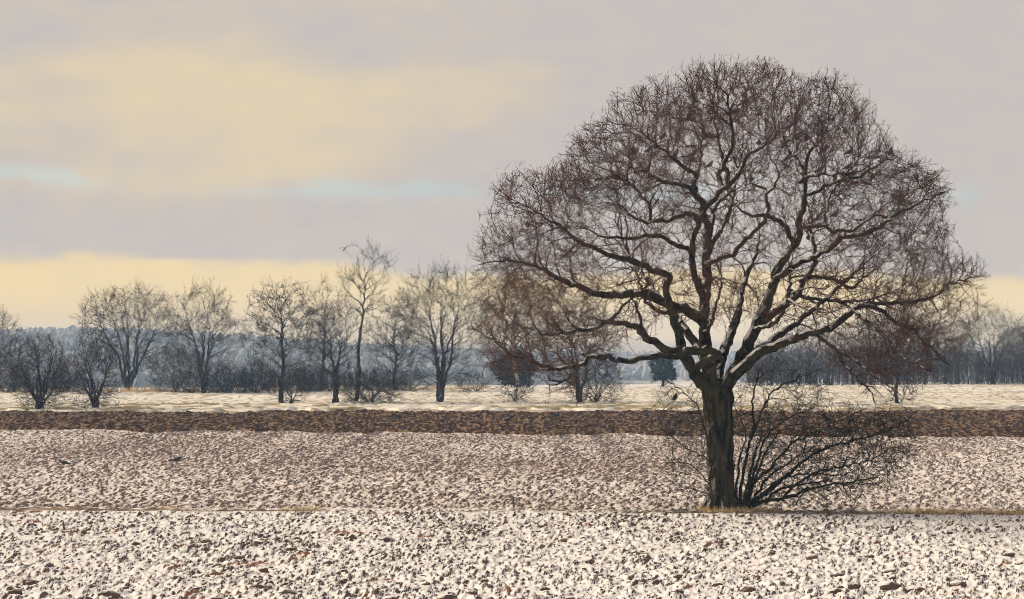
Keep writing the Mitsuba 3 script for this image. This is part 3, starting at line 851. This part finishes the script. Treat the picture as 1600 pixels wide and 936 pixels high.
def far_tree(name, label, bx, by, top, width, seed, kind='tree', crown=0.25, stems=1, fan=0.0, lean=0.0, natt=900, mats='far', tip=0.020, trunk=0.16, per=1.0, wig=0.3,
             squash=1.0, shape=0.5, group=None, parts=True, trop=0.12, leafy=None, cat=None, length=0.5, inner=0.5, depth=None):
    """bx, by: the foot in the photograph, top: the row of its highest twigs, width: of its crown, in pixels of the photograph."""
    natt = int(natt * 1.0)
    crown = crown * 0.6
    foot = G(bx, by) if depth is None else P(bx, by, depth)
    mpp = foot[1] / FPX
    H, W = (by - top) * mpp, width * mpp
    t = Tree(seed)
    g = t.rng
    step = max(0.25, H * 0.034)
    zc = crown * H + (1 - crown) * H * shape
    env = []
    while sum(map(len, env)) < natt:
        q = g.uniform(-1, 1, (4000, 3))
        rr = np.linalg.norm(q, axis=1)
        q = q[(rr < 1) & (g.random(4000) < inner + (1 - inner) * sm(0.4, 0.9, rr))]
        z = np.where(q[:, 2] > 0, zc + q[:, 2] * (H - zc), zc + q[:, 2] * (zc - crown * H))
        if kind == 'bush':   # wide to the ground
            z = np.where(q[:, 2] > 0, z, g.uniform(0.02, 1, 4000 if len(q) == 4000 else len(q)) * zc)
            q[:, :2] *= np.where(z < zc, (0.78 + 0.22 * z / zc) / np.sqrt(np.maximum(1 - q[:, 2] ** 2, 0.2)), 1)[:, None]
        lump = meshkit.fbm(np.stack([q[:, 0] * 2, q[:, 1] * 2, q[:, 2] * 2 + seed], -1), 2, seed)
        okk = lump > (0.42 if kind == 'bush' else 0.36)
        env.append((np.stack([q[:, 0] * W / 2 + lean * mpp * z / H, q[:, 1] * W / 2 * squash, z], -1) + [foot[0], foot[1], 0])[okk])
    env = np.vstack(env)[:natt]
    for s in range(stems):
        a = 2 * math.pi * (s + g.uniform(-0.25, 0.25)) / max(stems, 1) + seed
        out = np.array([math.cos(a), math.sin(a) * 0.7, 0]) * fan * W * g.uniform(0.6, 1.1)
        hh = H * (g.uniform(0.25, 0.8) if kind == 'bush' else g.uniform(0.55, 0.8) if stems > 1 else 0.78)
        pts = [foot + out * (0.75 * f + 0.25 * f * f) + np.array([lean * mpp * f * hh / H + g.normal(0, 0.02) * W * (f > 0.1), 0, f * hh - 0.1]) for f in (0.0, 0.2, 0.45, 0.7, 1.0)]
        pts[0] = pts[0] + out * 0.05 + np.array([g.normal(0, 0.12), g.normal(0, 0.12), 0]) * (stems > 1)
        t.line(pts, np.array([1.25, 1.0, 0.75, 0.5, 0.18]) * trunk * g.uniform(0.8, 1.1), step, 0 if stems == 1 else s + 1, attach=None if s == 0 else 0, wig=0.12)
    t.grow(env, step, step * 1.35, H, 80, wig=wig * 0.8, trop=(0, 0, 0.04 if kind == 'bush' else trop), keep_dir=0.9, out=(foot + [0, 0, (0.3 if kind == 'bush' else 0.15) * H], 0.40), skip=(lambda k: t.pos[k][2] < crown * H * 0.9) if stems == 1 else None)
    t.thick(tip, 2.2)
    cat = cat or kind
    key = thing(name, label, cat, group)
    bk, tw = {'far': ('far_bark', 'far_twig'), 'dark': ('dark_bark', 'dark_twig'), 'tan': ('far_bark', 'tan_twig'), 'birch': ('birch_bark', 'far_twig')}[mats]
    big = t.r >= tip * 2.2
    big[:t.n0] = True
    by_ = {}
    for limb_, run in t.chains(big):
        if len(run) > 1:
            rr = t.r[run].copy(); rr[0] = min(rr[0], rr[1] * 1.2)
            by_.setdefault(limb_, []).append(tube(t.pos[run], rr, 7 if t.r[run].max() > 0.08 else 4))
    for limb_ in sorted(by_):
        nm = 'branches' if limb_ < 0 else ('trunk' if limb_ == 0 else 'stem')
        part(key, nm, mikit.ply(join(by_[limb_]), bk if limb_ >= 0 else ('far_bark' if mats == 'birch' else bk), True), kind='stuff' if limb_ < 0 else None)
    small = np.nonzero(~big)[0]
    w = np.nonzero((t.r < tip * 2.2) & (np.arange(len(t.r)) >= t.n0))[0]
    p0, p1, r0, r1 = twigs(t, w, per * 0.62, length * 2.2, tip * 0.9, 0.2, foot + [0, 0, 0.15 * H], 0.3, seg=3, side=0.75, shoots=0.15)
    part(key, 'twigs', mikit.ply(join([sticks(t.pos[t.par[small]], t.pos[small], t.r[small] * 1.15, t.r[small]), sticks(p0, p1, r0, r1)]), tw, False), kind='stuff')
    if leafy:
        m, size, n, frac, zmax = leafy
        w2 = np.nonzero(np.arange(len(t.r)) >= t.n0)[0]
        w2 = w2[(g.random(len(w2)) < frac) & (t.pos[w2][:, 2] < zmax * H)]
        part(key, 'foliage', mikit.ply(leaves(t.pos[w2], size, g, n, 0.22), m, False), kind='stuff')
    return key


HEDGE = 'bare trees and bushes along the far field'
# nearer bushes at the ploughed strip
far_tree('hawthorn_bush', 'dark bare bush by the ploughed strip nearest the left edge, with crooked top branches', 62, 641, 524, 88, 41, 'bush', 0.02, 13, 0.46, natt=2300, mats='dark', tip=0.016, trunk=0.10, per=1.3, shape=0.42, wig=0.4, length=0.4)
far_tree('hawthorn_bush', 'narrower bare bush second from the left by the ploughed strip', 149, 639, 518, 76, 42, 'bush', 0.02, 11, 0.42, natt=2000, mats='dark', tip=0.016, trunk=0.10, per=1.2, shape=0.5, wig=0.38, length=0.4)
# the row at the far edge of the far field
far_tree('bare_tree', 'tall bare tree half cut by the left edge of the view', -14, 613, 484, 86, 43, natt=800, crown=0.3)
far_tree('bare_tree', 'small low bare tree behind the leftmost bush', 22, 613, 530, 60, 44, natt=500, crown=0.2, stems=2, fan=0.15)
far_tree('bare_tree', 'round headed bare tree with several stems fanning from the ground', 200, 611, 453, 152, 45, natt=1700, crown=0.22, stems=7, fan=0.27, trunk=0.17, shape=0.62, trop=0.2, wig=0.22, length=0.6)
far_tree('brown_bush', 'low brown twiggy bush between the two fan shaped trees', 275, 612, 543, 84, 46, 'bush', 0.0, 7, 0.3, natt=900, mats='tan', trunk=0.06, per=1.3)
far_tree('bare_tree', 'bare tree with bushy upright stems right of the brown bush', 318, 614, 450, 116, 47, natt=1500, crown=0.16, stems=6, fan=0.2, trunk=0.15, shape=0.55, trop=0.25, wig=0.22, length=0.6)
far_tree('purple_bush', 'dense dark purplish bush under the fourth tree', 352, 614, 574, 66, 48, 'bush', 0.0, 9, 0.4, natt=900, mats='dark', trunk=0.05, per=1.6)
far_tree('purple_bush', 'dense dark purplish bush left of the leafy tree', 400, 614, 570, 60, 49, 'bush', 0.0, 9, 0.4, natt=900, mats='dark', trunk=0.05, per=1.6)
far_tree('leafy_tree', 'dark tree with clumps of withered leaves in its crown', 440, 631, 445, 122, 50, natt=1300, crown=0.2, stems=1, trunk=0.19, mats='dark', leafy=('ivy_leaf', 0.16, 2, 0.65, 1.0), shape=0.55, wig=0.4)
far_tree('bare_bush', 'dark tangle of thin stems at the foot of the leafy tree', 455, 631, 575, 52, 51, 'bush', 0.0, 6, 0.25, natt=500, mats='dark', trunk=0.06)
far_tree('bare_tree', 'slim bare tree with a pale brown trunk', 506, 609, 445, 76, 52, natt=800, crown=0.35, trunk=0.17, trop=0.25)
far_tree('bare_tree', 'dark bare tree left of the tallest one, forked near the ground', 524, 629, 468, 92, 53, natt=900, crown=0.25, stems=2, fan=0.16, trunk=0.16, mats='dark', trop=0.2)
far_tree('tall_tree', 'tallest slim tree of the row, its open crown above all the others', 556, 627, 380, 86, 54, natt=900, crown=0.85, trunk=0.18, lean=18, trop=0.2, shape=0.5, mats='far')
far_tree('purple_bush', 'dark thicket at the feet of the two forked trees', 580, 629, 578, 90, 55, 'bush', 0.0, 9, 0.4, natt=1000, mats='dark', trunk=0.05, per=1.4)
far_tree('purple_bush', 'dark thicket behind the foot of the tallest tree', 500, 612, 575, 70, 56, 'bush', 0.0, 9, 0.4, natt=700, mats='dark', trunk=0.05, per=1.4)
far_tree('bare_tree', 'dark bare tree with a short trunk right of the tallest tree', 618, 611, 468, 104, 57, natt=1100, crown=0.2, trunk=0.2, mats='dark', trop=0.25, wig=0.35)
far_tree('bare_tree', 'broad bare tree with many stems and one limb bending right', 688, 628, 424, 150, 58, natt=1900, crown=0.14, stems=7, fan=0.22, trunk=0.16, shape=0.6, trop=0.22, wig=0.25, length=0.6)
far_tree('birch_tree', 'pale trunked birch showing behind the left branches of the oak', 802, 626, 420, 132, 59, natt=1200, crown=0.3, trunk=0.15, mats='birch', trop=0.25)
far_tree('bare_bush', 'small dark bush at the foot of the birch', 806, 628, 592, 54, 60, 'bush', 0.0, 6, 0.3, natt=350, mats='dark', trunk=0.04)
far_tree('ivy_tree', 'dark dense tree with a bushy base behind the lower left limbs of the oak', 905, 629, 476, 124, 61, natt=1500, crown=0.12, stems=5, fan=0.2, trunk=0.13, mats='dark', leafy=('ivy_leaf', 0.14, 2, 0.30, 0.95), shape=0.6)
far_tree('brown_bush', 'brown twiggy bush right of the dark dense tree', 930, 630, 556, 90, 62, 'bush', 0.0, 8, 0.32, natt=800, mats='tan', trunk=0.06)
far_tree('bare_tree', 'thin trunked tree under the right branches of the oak', 1404, 631, 478, 122, 63, natt=1000, crown=0.38, trunk=0.15, trop=0.25)
far_tree('bare_bush', 'small bush round the foot of the tree under the right branches', 1406, 632, 600, 40, 64, 'bush', 0.0, 5, 0.3, natt=250, mats='dark', trunk=0.04)
far_tree('bare_tree', 'broad bare tree with spreading stems at the right edge', 1552, 601, 484, 132, 65, natt=1500, crown=0.12, stems=7, fan=0.28, trunk=0.2, mats='dark', shape=0.55, trop=0.2, tip=0.015)
far_tree('bare_tree', 'bare tree cut by the right edge of the view', 1612, 601, 500, 80, 66, natt=700, crown=0.2, stems=3, fan=0.2, mats='dark', tip=0.015)
far_tree('bare_bush', 'low bare scrub left of the round headed tree', 108, 612, 560, 60, 67, 'bush', 0.0, 7, 0.35, natt=500, mats='tan', trunk=0.05)


def evergreen(label, bx, by, top, width, seed, Y, n=900):
    foot = P(bx, by, Y)
    mpp = Y / FPX
    H, W = (by - top) * mpp, width * mpp
    g = np.random.default_rng(seed)
    key = thing('evergreen_tree', label, 'tree')
    part(key, 'trunk', mikit.ply(tube([foot + [0, 0, -0.3], foot + [0, 0, H * 0.5], foot + [0, 0, H * 0.9]], [0.2, 0.14, 0.05], 7), 'dark_bark', True))
    q = unit(g.normal(size=(70, 3))) * g.uniform(0.35, 1, (70, 1))
    cl = foot + np.stack([q[:, 0] * W * 0.46 * (1 - 0.35 * q[:, 2]), q[:, 1] * W * 0.46 * (1 - 0.35 * q[:, 2]), H * 0.50 + q[:, 2] * H * 0.46], -1)
    pts = np.vstack([c + unit(g.normal(size=(n // 70 + 1, 3))) * g.uniform(0.2, 1.0, (n // 70 + 1, 1)) * W * 0.12 for c in cl])
    part(key, 'crown', mikit.ply(leaves(pts, 0.34, g, 4, 0.20), 'pine_leaf', False), kind='stuff')


evergreen('dark round evergreen standing behind the birch trunk', 806, 606, 543, 76, 71, 232, 1500)
evergreen('narrow blue green evergreen left of the oak trunk', 1036, 603, 545, 40, 72, 256, 900)

# dark low scrub that joins the feet of the trees
far_tree('bramble_scrub', 'low dark scrub filling the gap left of the first fan shaped tree', 96, 613, 582, 70, 171, 'bush', 0.0, 9, 0.45, natt=450, mats='dark', trunk=0.04)
far_tree('bramble_scrub', 'low dark scrub between the slim pale tree and the leafy tree', 478, 613, 578, 56, 172, 'bush', 0.0, 9, 0.45, natt=450, mats='dark', trunk=0.04)
far_tree('bramble_scrub', 'low dark scrub right of the tallest tree', 640, 612, 580, 70, 173, 'bush', 0.0, 9, 0.45, natt=450, mats='dark', trunk=0.04)
far_tree('bramble_scrub', 'low brown scrub between the broad tree and the birch', 742, 612, 588, 60, 174, 'bush', 0.0, 9, 0.45, natt=350, mats='tan', trunk=0.04)
far_tree('bramble_scrub', 'low brown scrub at the far left end of the tree row', 8, 613, 572, 66, 175, 'bush', 0.0, 9, 0.45, natt=400, mats='tan', trunk=0.04)
far_tree('bramble_scrub', 'low dark scrub under the bushy stemmed tree', 300, 614, 584, 60, 176, 'bush', 0.0, 9, 0.45, natt=400, mats='dark', trunk=0.04)

# the wood at the right: one tree after another along the far field edge
g = np.random.default_rng(90)
place = [('beside the evergreen and left of the oak trunk', 1010, 0.8), ('directly behind the oak trunk', 1120, 0.9)]
spots = [(1206, 'just right of the oak trunk'), (1238, 'second in the wood right of the oak trunk'), (1268, 'third in the wood right of the oak trunk'), (1298, 'under the rising right limb'),
         (1330, 'under the elbow of the right limb'), (1360, 'left of the thin trunked tree'), (1388, 'just behind the thin trunked tree'), (1420, 'right of the thin trunked tree'),
         (1448, 'fifth from the right end of the wood'), (1474, 'under the tip of the right limb'), (1500, 'left of the broad tree at the right edge'), (1586, 'behind the broad tree at the right edge')]
for k, (bx, where) in enumerate(spots):
    far_tree('wood_tree', f'slender dark tree of the far wood, {where}', bx + g.uniform(-4, 4), 603.5 - 2.5 * (bx - 1200) / 400, 522 + g.uniform(-14, 14) + (12 if bx < 1260 else 0), g.uniform(52, 70), 100 + k, natt=330, crown=0.22, stems=2, fan=0.12, trunk=0.14,
             mats='dark', tip=0.017, group='trees of the wood beyond the far field', depth=252 + g.uniform(0, 22), trop=0.3, per=0.8)
pts = []
for k in range(620):
    bx = g.uniform(330, 640) if k < 520 else g.uniform(-20, 110)
    b = G(bx, 612.5 - 2.5 * max(bx - 330, 0) / 310)
    b[1] += g.uniform(-3, 6); b[2] = -0.2
    pts.append((b, b + np.array([g.normal(0, 0.45), g.normal(0, 0.45), g.uniform(0.8, 2.6)])))
p0 = np.array([a for a, b in pts]); p1 = np.array([b for a, b in pts])
side = [(p0 + (p1 - p0) * f, p0 + (p1 - p0) * f + g.normal(0, 0.4, p0.shape) + [0, 0, 0.35]) for f in g.uniform(0.25, 0.95, 6)]
scene['hedge_bottom'] = mikit.ply(join([sticks(p0, p1, 0.025, 0.012)] + [sticks(a, b, 0.013, 0.009) for a, b in side]), 'dark_twig', False)
labels['hedge_bottom'] = {'label': 'dark tangled brambles along the foot of the left tree row', 'category': 'brambles', 'kind': 'stuff'}
# their undergrowth reads as one mass
pts = []
for k in range(1500):
    bx = g.uniform(1165, 1640)
    Y = g.uniform(251, 290)
    b = P(bx, 602, Y); b[2] = -0.4
    pts.append((b, b + np.array([g.normal(0, 0.5), g.normal(0, 0.5), g.uniform(1.4, 5.2)])))
p0 = np.array([a for a, b in pts]); p1 = np.array([b for a, b in pts])
side = [(p0 + (p1 - p0) * f, p0 + (p1 - p0) * f + g.normal(0, 0.6, p0.shape) + [0, 0, 0.6]) for f in g.uniform(0.25, 0.95, 7)]
mesh = join([sticks(p0, p1, 0.035, 0.014)] + [sticks(a, b, 0.016, 0.010) for a, b in side])
scene['wood_undergrowth'] = mikit.ply(mesh, 'dark_twig', False)
labels['wood_undergrowth'] = {'label': 'dark thicket of thin saplings filling the foot of the far wood', 'category': 'undergrowth', 'kind': 'stuff'}

# ------------------------------------------------------------------ three pale posts at the far field edge
for bx, by, top, lab in ((215, 612, 604.0, 'pale wooden post, left one of three near the fan shaped tree'), (221, 612.5, 608.0, 'shortest pale wooden post, between the other two'), (226.5, 612, 602.5, 'tallest pale wooden post, right one of three near the fan shaped tree')):
    foot = G(bx, by)
    h = (by - top) * foot[1] / FPX
    key = thing('wooden_post', lab, 'post', 'wooden posts at the far field edge')
    m = trimesh.creation.cylinder(0.085, h + 0.3, sections=10)
    m.apply_translation([foot[0], foot[1] - 0.3, (h - 0.3) / 2])
    part(key, 'shaft', mikit.ply(m, 'post_wood', 30))
    c = trimesh.creation.cone(0.088, 0.06, sections=10)
    c.apply_translation([foot[0], foot[1] - 0.3, h + 0.002])
    part(key, 'cap', mikit.ply(c, 'post_wood', 30))

# ------------------------------------------------------------------ grass


def grass(key, label, spans, hgt, per_m, m, seed, spread, wid=0.012):
    g = np.random.default_rng(seed)
    vs = []
    for x0, x1, ya, yb in spans:
        n = int(abs(G(x1, ya)[0] - G(x0, ya)[0]) * per_m)
        for _ in range(n):
            s = g.random()
            b = G(x0 + (x1 - x0) * s, ya + (yb - ya) * s)
            b[1] += g.normal(0, spread); b[0] += g.normal(0, 0.03); b[2] = 0.0
            h = hgt * g.uniform(0.4, 1.2)
            tip = b + np.array([g.normal(0, 0.45) * h, g.normal(0, 0.45) * h, h])
            wv = unit(np.array([g.normal(), g.normal(), 0])) * wid
            vs.append(np.stack([b - wv, b + wv, tip]))
    v = np.vstack(vs)
    scene[key] = mikit.ply((v, np.arange(len(v)).reshape(-1, 3)), m, False)
    labels[key] = {'label': label, 'category': 'grass', 'kind': 'stuff'}


grass('dry_grass', 'dry golden grass along the edge between the two snowy fields', [(1400, 1620, 800.5, 803), (1420, 1620, 800.5, 803), (1430, 1560, 800.5, 803), (1370, 1420, 800, 800.5), (250, 285, 795, 795), (440, 500, 796, 796)], 0.14, 90, 'dry_blade', 61, 0.45)
grass('tree_foot_grass', 'dry grass and stalks round the foot of the oak and its shrub', [(1088, 1215, 798, 799), (1095, 1190, 800, 800)], 0.20, 170, 'dry_blade', 64, 0.22)
grass('verge_grass', 'short greenish grass on the verge behind the ploughed strip', [(40, 180, 640, 640), (520, 760, 635, 635), (800, 930, 636, 636)], 0.30, 24, 'green_blade', 62, 4.0, 0.03)
grass('reed_grass', 'tan dry grass at the far edge of the far field under the trees', [(-20, 340, 612, 612), (340, 760, 611.5, 608)], 0.7, 45, 'dry_blade', 63, 1.5, 0.04)

# ------------------------------------------------------------------ larger clods of earth lying on the near field
g = np.random.default_rng(77)
variants = []
for k in range(8):
    m = trimesh.creation.icosphere(1)
    q = m.vertices * (0.75 + 0.5 * meshkit.noise(m.vertices * 1.6 + 20 * k, k)[:, None]) * [1.0, 0.75, 0.62]
    variants.append(mikit.ply((q, m.faces), 'near_soil', 40))
for k in range(300):
    Y = 34 + (62 - 34) * g.random() ** 1.25
    x = g.uniform(-0.29, 0.29) * Y
    s = (0.055 + 0.11 * g.random() ** 2.6) * (1.25 if Y < 44 else 0.9)
    z = float(h_near(np.array([x]), np.array([Y]))[0])
    part('near_field', 'clod', {**variants[k % 8], 'to_world': T().translate([x, Y, z + s * 0.15]).rotate([0, 0, 1], g.uniform(-40, 40)).scale([s * 1.25, s, s])})

# ------------------------------------------------------------------ birds
import manifold3d as m3


def ball(c, r):
    return m3.Manifold.sphere(r, 20).translate(list(c))


def bird_mesh(pose):
    """A bird about 0.4 m long facing +x, feet at the origin. pose: 'perched' or 'standing'."""
    parts_ = []
    if pose == 'perched':
        spine = [((-0.27, 0, 0.015), 0.010, 0.03), ((-0.14, 0, 0.055), 0.030, 0.04), ((-0.06, 0, 0.095), 0.062, 0), ((0.025, 0, 0.135), 0.075, 0), ((0.085, 0, 0.185), 0.050, 0), ((0.115, 0, 0.235), 0.034, 0)]
    else:
        spine = [((-0.27, 0, 0.10), 0.012, 0.03), ((-0.14, 0, 0.12), 0.032, 0.03), ((-0.05, 0, 0.135), 0.066, 0), ((0.045, 0, 0.150), 0.070, 0), ((0.115, 0, 0.180), 0.044, 0), ((0.155, 0, 0.215), 0.036, 0)]
    ms = []
    for (a, ra, wa), (b, rb, wb) in zip(spine, spine[1:]):
        pts = []
        for c, r, w in ((a, ra, wa), (b, rb, wb)):
            pts += [ball((c[0], -w, c[2]), r), ball((c[0], w, c[2]), r)] if w else [ball(c, r)]
        ms.append(m3.Manifold.batch_hull(pts))
    for s in (-1, 1):   # folded wings lying along the flanks
        a, b = np.array(spine[3][0]), np.array(spine[0][0])
        c = a + (b - a) * 0.72
        ms.append(m3.Manifold.batch_hull([ball((a[0], s * 0.062, a[2] + 0.012), 0.026), ball((a[0] - 0.05, s * 0.066, a[2] - 0.03), 0.030), ball((c[0], s * 0.030, c[2] + 0.018), 0.012)]))
    m = m3.Manifold.batch_boolean(ms, m3.OpType.Add).refine_to_length(0.03).to_mesh()
    tm = trimesh.Trimesh(m.vert_properties[:, :3], m.tri_verts)
    trimesh.smoothing.filter_taubin(tm, iterations=6)
    h = np.array(spine[-1][0])
    bill = trimesh.creation.cone(0.011, 0.045, sections=8)
    bill.apply_transform(trimesh.transformations.rotation_matrix(math.radians(95), [0, 1, 0]))
    bill.apply_translation(h + [0.030, 0, -0.004])
    legs = []
    for s in (-1, 1):
        top_ = (spine[2][0][0] + 0.03, s * 0.025, spine[2][0][2] - 0.03)
        legs.append(tube([top_, (0.0, s * 0.025, 0.012), (0.0, s * 0.025, 0.004)], [0.010, 0.006, 0.006], 6))
        legs.append(tube([(-0.025, s * 0.025, 0.005), (0.045, s * 0.03, 0.004)], [0.005, 0.004], 5))
    return tm, bill, join(legs)


birds = {}
for pose in ('perched', 'standing'):
    tm, bill, legs = bird_mesh(pose)
    v = np.array(tm.vertices)
    col = np.tile([0.075, 0.08, 0.105], (len(v), 1))
    up_ = v[:, 2] - np.interp(v[:, 0], [-0.27, 0.12], [0.03, 0.2] if pose == 'perched' else [0.1, 0.19])
    breast = sm(-0.02, 0.05, v[:, 0]) * (1 - sm(-0.03, 0.03, up_ - 0.0))
    head = sm(0.20, 0.22, v[:, 2])
    col = col * (1 - breast[:, None]) + breast[:, None] * [0.26, 0.15, 0.135]
    col = np.where((v[:, 0] < -0.22)[:, None], [0.03, 0.03, 0.035], col)
    birds['pigeon', pose] = (mikit.ply(tm, 'plumage', True, color=col), mikit.ply(bill, 'bill_horn', True), mikit.ply(legs, 'bird_leg', True))
    birds['crow', pose] = (mikit.ply(tm, 'crow_black', True), mikit.ply(bill, 'crow_black', True), mikit.ply(legs, 'crow_black', True))


def put_bird(name, label, kind, pose, pos, yaw, scale, tilt=0, group=None):
    key = thing(name, label, 'bird', group)
    M = T().translate([float(x) for x in pos]).rotate([0, 0, 1], yaw).rotate([0, 1, 0], tilt).scale(scale)
    for nm, sh in zip(('body', 'bill', 'legs'), birds[kind, pose]):
        part(key, nm, {**sh, 'to_world': M})


proj = project(oak.pos)
sel = np.nonzero((oak.r > 0.010) & (oak.pos[:, 1] < DT + 3.5))[0]
PIG = [
    (1000, 220, 100, 'dark pigeon at the left shoulder of the crown, upper one of a close group'), (987, 234, 60, 'pale breasted pigeon leftmost in the group at the left shoulder of the crown'),
    (992, 238, 10, 'dark pigeon just below the leftmost one at the left shoulder'), (1013, 236, 50, 'slim pigeon right of the group at the left shoulder of the crown'),
    (1035, 213, -60, 'pinkish pigeon alone on a rising branch right of the left shoulder group'), (1054, 237, -70, 'pink breasted pigeon facing us right of the left shoulder group'),
    (1083, 248, 15, 'dark pigeon in profile against a bright gap left of the central stem'), (1107, 258, -40, 'pinkish pigeon above the fork of the central stem'),
    (1101, 214, 160, 'dark pigeon leftmost of three in a row above the central stem'), (1113, 215, 120, 'small dark pigeon in the middle of three in a row above the central stem'),
    (1122, 215, 20, 'dark pigeon rightmost of three in a row above the central stem'), (1075, 184, -80, 'pinkish pigeon high up under the top left lobe of the crown'),
    (1080, 158, 95, 'dark pigeon highest on the left under the top lobe'), (1158, 163, 30, 'long tailed dark pigeon highest in the middle of the crown'),
    (1152, 178, 35, 'dark pigeon just below the highest one in the middle'), (1192, 194, 100, 'dark pigeon right of the middle below the notch in the crown'),
    (1185, 225, 80, 'dark pigeon in the thick twigs right of the central fork'), (1234, 206, 20, 'dark pigeon left of the pair under the right lobe'),
    (1247, 215, -75, 'pinkish left pigeon of the pair under the right lobe'), (1258, 215, -85, 'pinkish right pigeon of the pair under the right lobe'),
    (1228, 232, 170, 'dark pigeon on the thin branch left of the right stem'), (1232, 250, 60, 'dark pigeon below the one left of the right stem'),
    (1226, 262, 200, 'dark pigeon lowest on the branch left of the right stem'), (1176, 281, 75, 'dark pigeon in the open gap between the two upper stems'),
    (1283, 236, 15, 'dark pigeon right of the upper right stem'), (1324, 238, 30, 'dark pigeon in the dense right twigs, upper one'),
    (1327, 263, 10, 'dark round pigeon in the dense right twigs, lower one'), (1282, 267, 0, 'dark pigeon on the flat branch right of the right stem'),
    (1333, 279, 15, 'dark stretched pigeon on the flat branch far right'), (1299, 282, -90, 'pinkish pigeon upright on the flat right branch'),
    (1351, 290, 170, 'dark pigeon at the end of the flat right branch'), (1391, 240, -90, 'brown pigeon near the right outline of the crown'),
    (1430, 280, -100, 'brown pigeon rightmost in the crown'), (1316, 208, 80, 'small dark pigeon high in the right lobe'),
    (819, 352, 100, 'dark pigeon alone in the left end of the crown'), (1304, 341, 20, 'dark pigeon low on the right among the big limbs'),
]
for px, py, yaw, lab in PIG:
    k = sel[np.argmin(np.linalg.norm(proj[sel] - [px, py + 2], axis=1) + np.abs(oak.pos[sel, 1] - DT + 1.0) * 1.2)]
    pos = oak.pos[k] + [0, 0, oak.r[k] * 0.9]
    put_bird('pigeon', lab, 'pigeon', 'perched', pos, yaw, 0.88, 0, 'pigeons roosting in the oak')
CROW = [
    (100, 726, 165, 'black crow with lowered head on the snowy field at far left', 1.1), (276, 723, 5, 'black crow pecking on the snowy field, the right one of two', 1.1),
    (568, 648.5, 20, 'black crow leftmost on the ploughed strip', 1.0), (622, 654, 170, 'black crow second from left on the ploughed strip', 1.0),
    (687, 649, 10, 'black crow near the top edge of the ploughed strip under the broad tree', 1.0), (692, 662.5, 25, 'largest looking black crow in the middle of the ploughed strip', 1.15),
    (771, 661, 60, 'black crow low on the strip below the birch', 1.0), (793, 659, 20, 'left one of two black crows close together below the birch', 1.0),
    (801, 656, 15, 'right one of two black crows close together below the birch', 1.05), (856, 656, 80, 'small black crow left of a bigger one right of the birch', 0.9),
    (869, 655, 25, 'bigger black crow right of the birch on the ploughed strip', 1.1), (1017, 654, 100, 'black crow on the strip midway between birch and oak trunk', 0.9),
    (1057, 656, 10, 'black crow on the strip left of the shoots by the oak', 0.95), (1082, 656, 160, 'black crow on the strip just left of the oak trunk', 0.95),
]
for px, py, yaw, lab, s in CROW:
    p = G(px, py)
    h = (h_mid if py > 700 else h_plough)(np.array([p[0]]), np.array([p[1]]))[0]
    p[2] = h - 0.01
    put_bird('crow', lab, 'crow', 'standing', p, yaw, s * 1.15, group='crows feeding on the fields')
put_bird('crow', 'dark bird hanging low on the thin shoots left of the oak trunk', 'crow', 'perched', P(1055, 625, DT - 0.9), 70, 0.85)
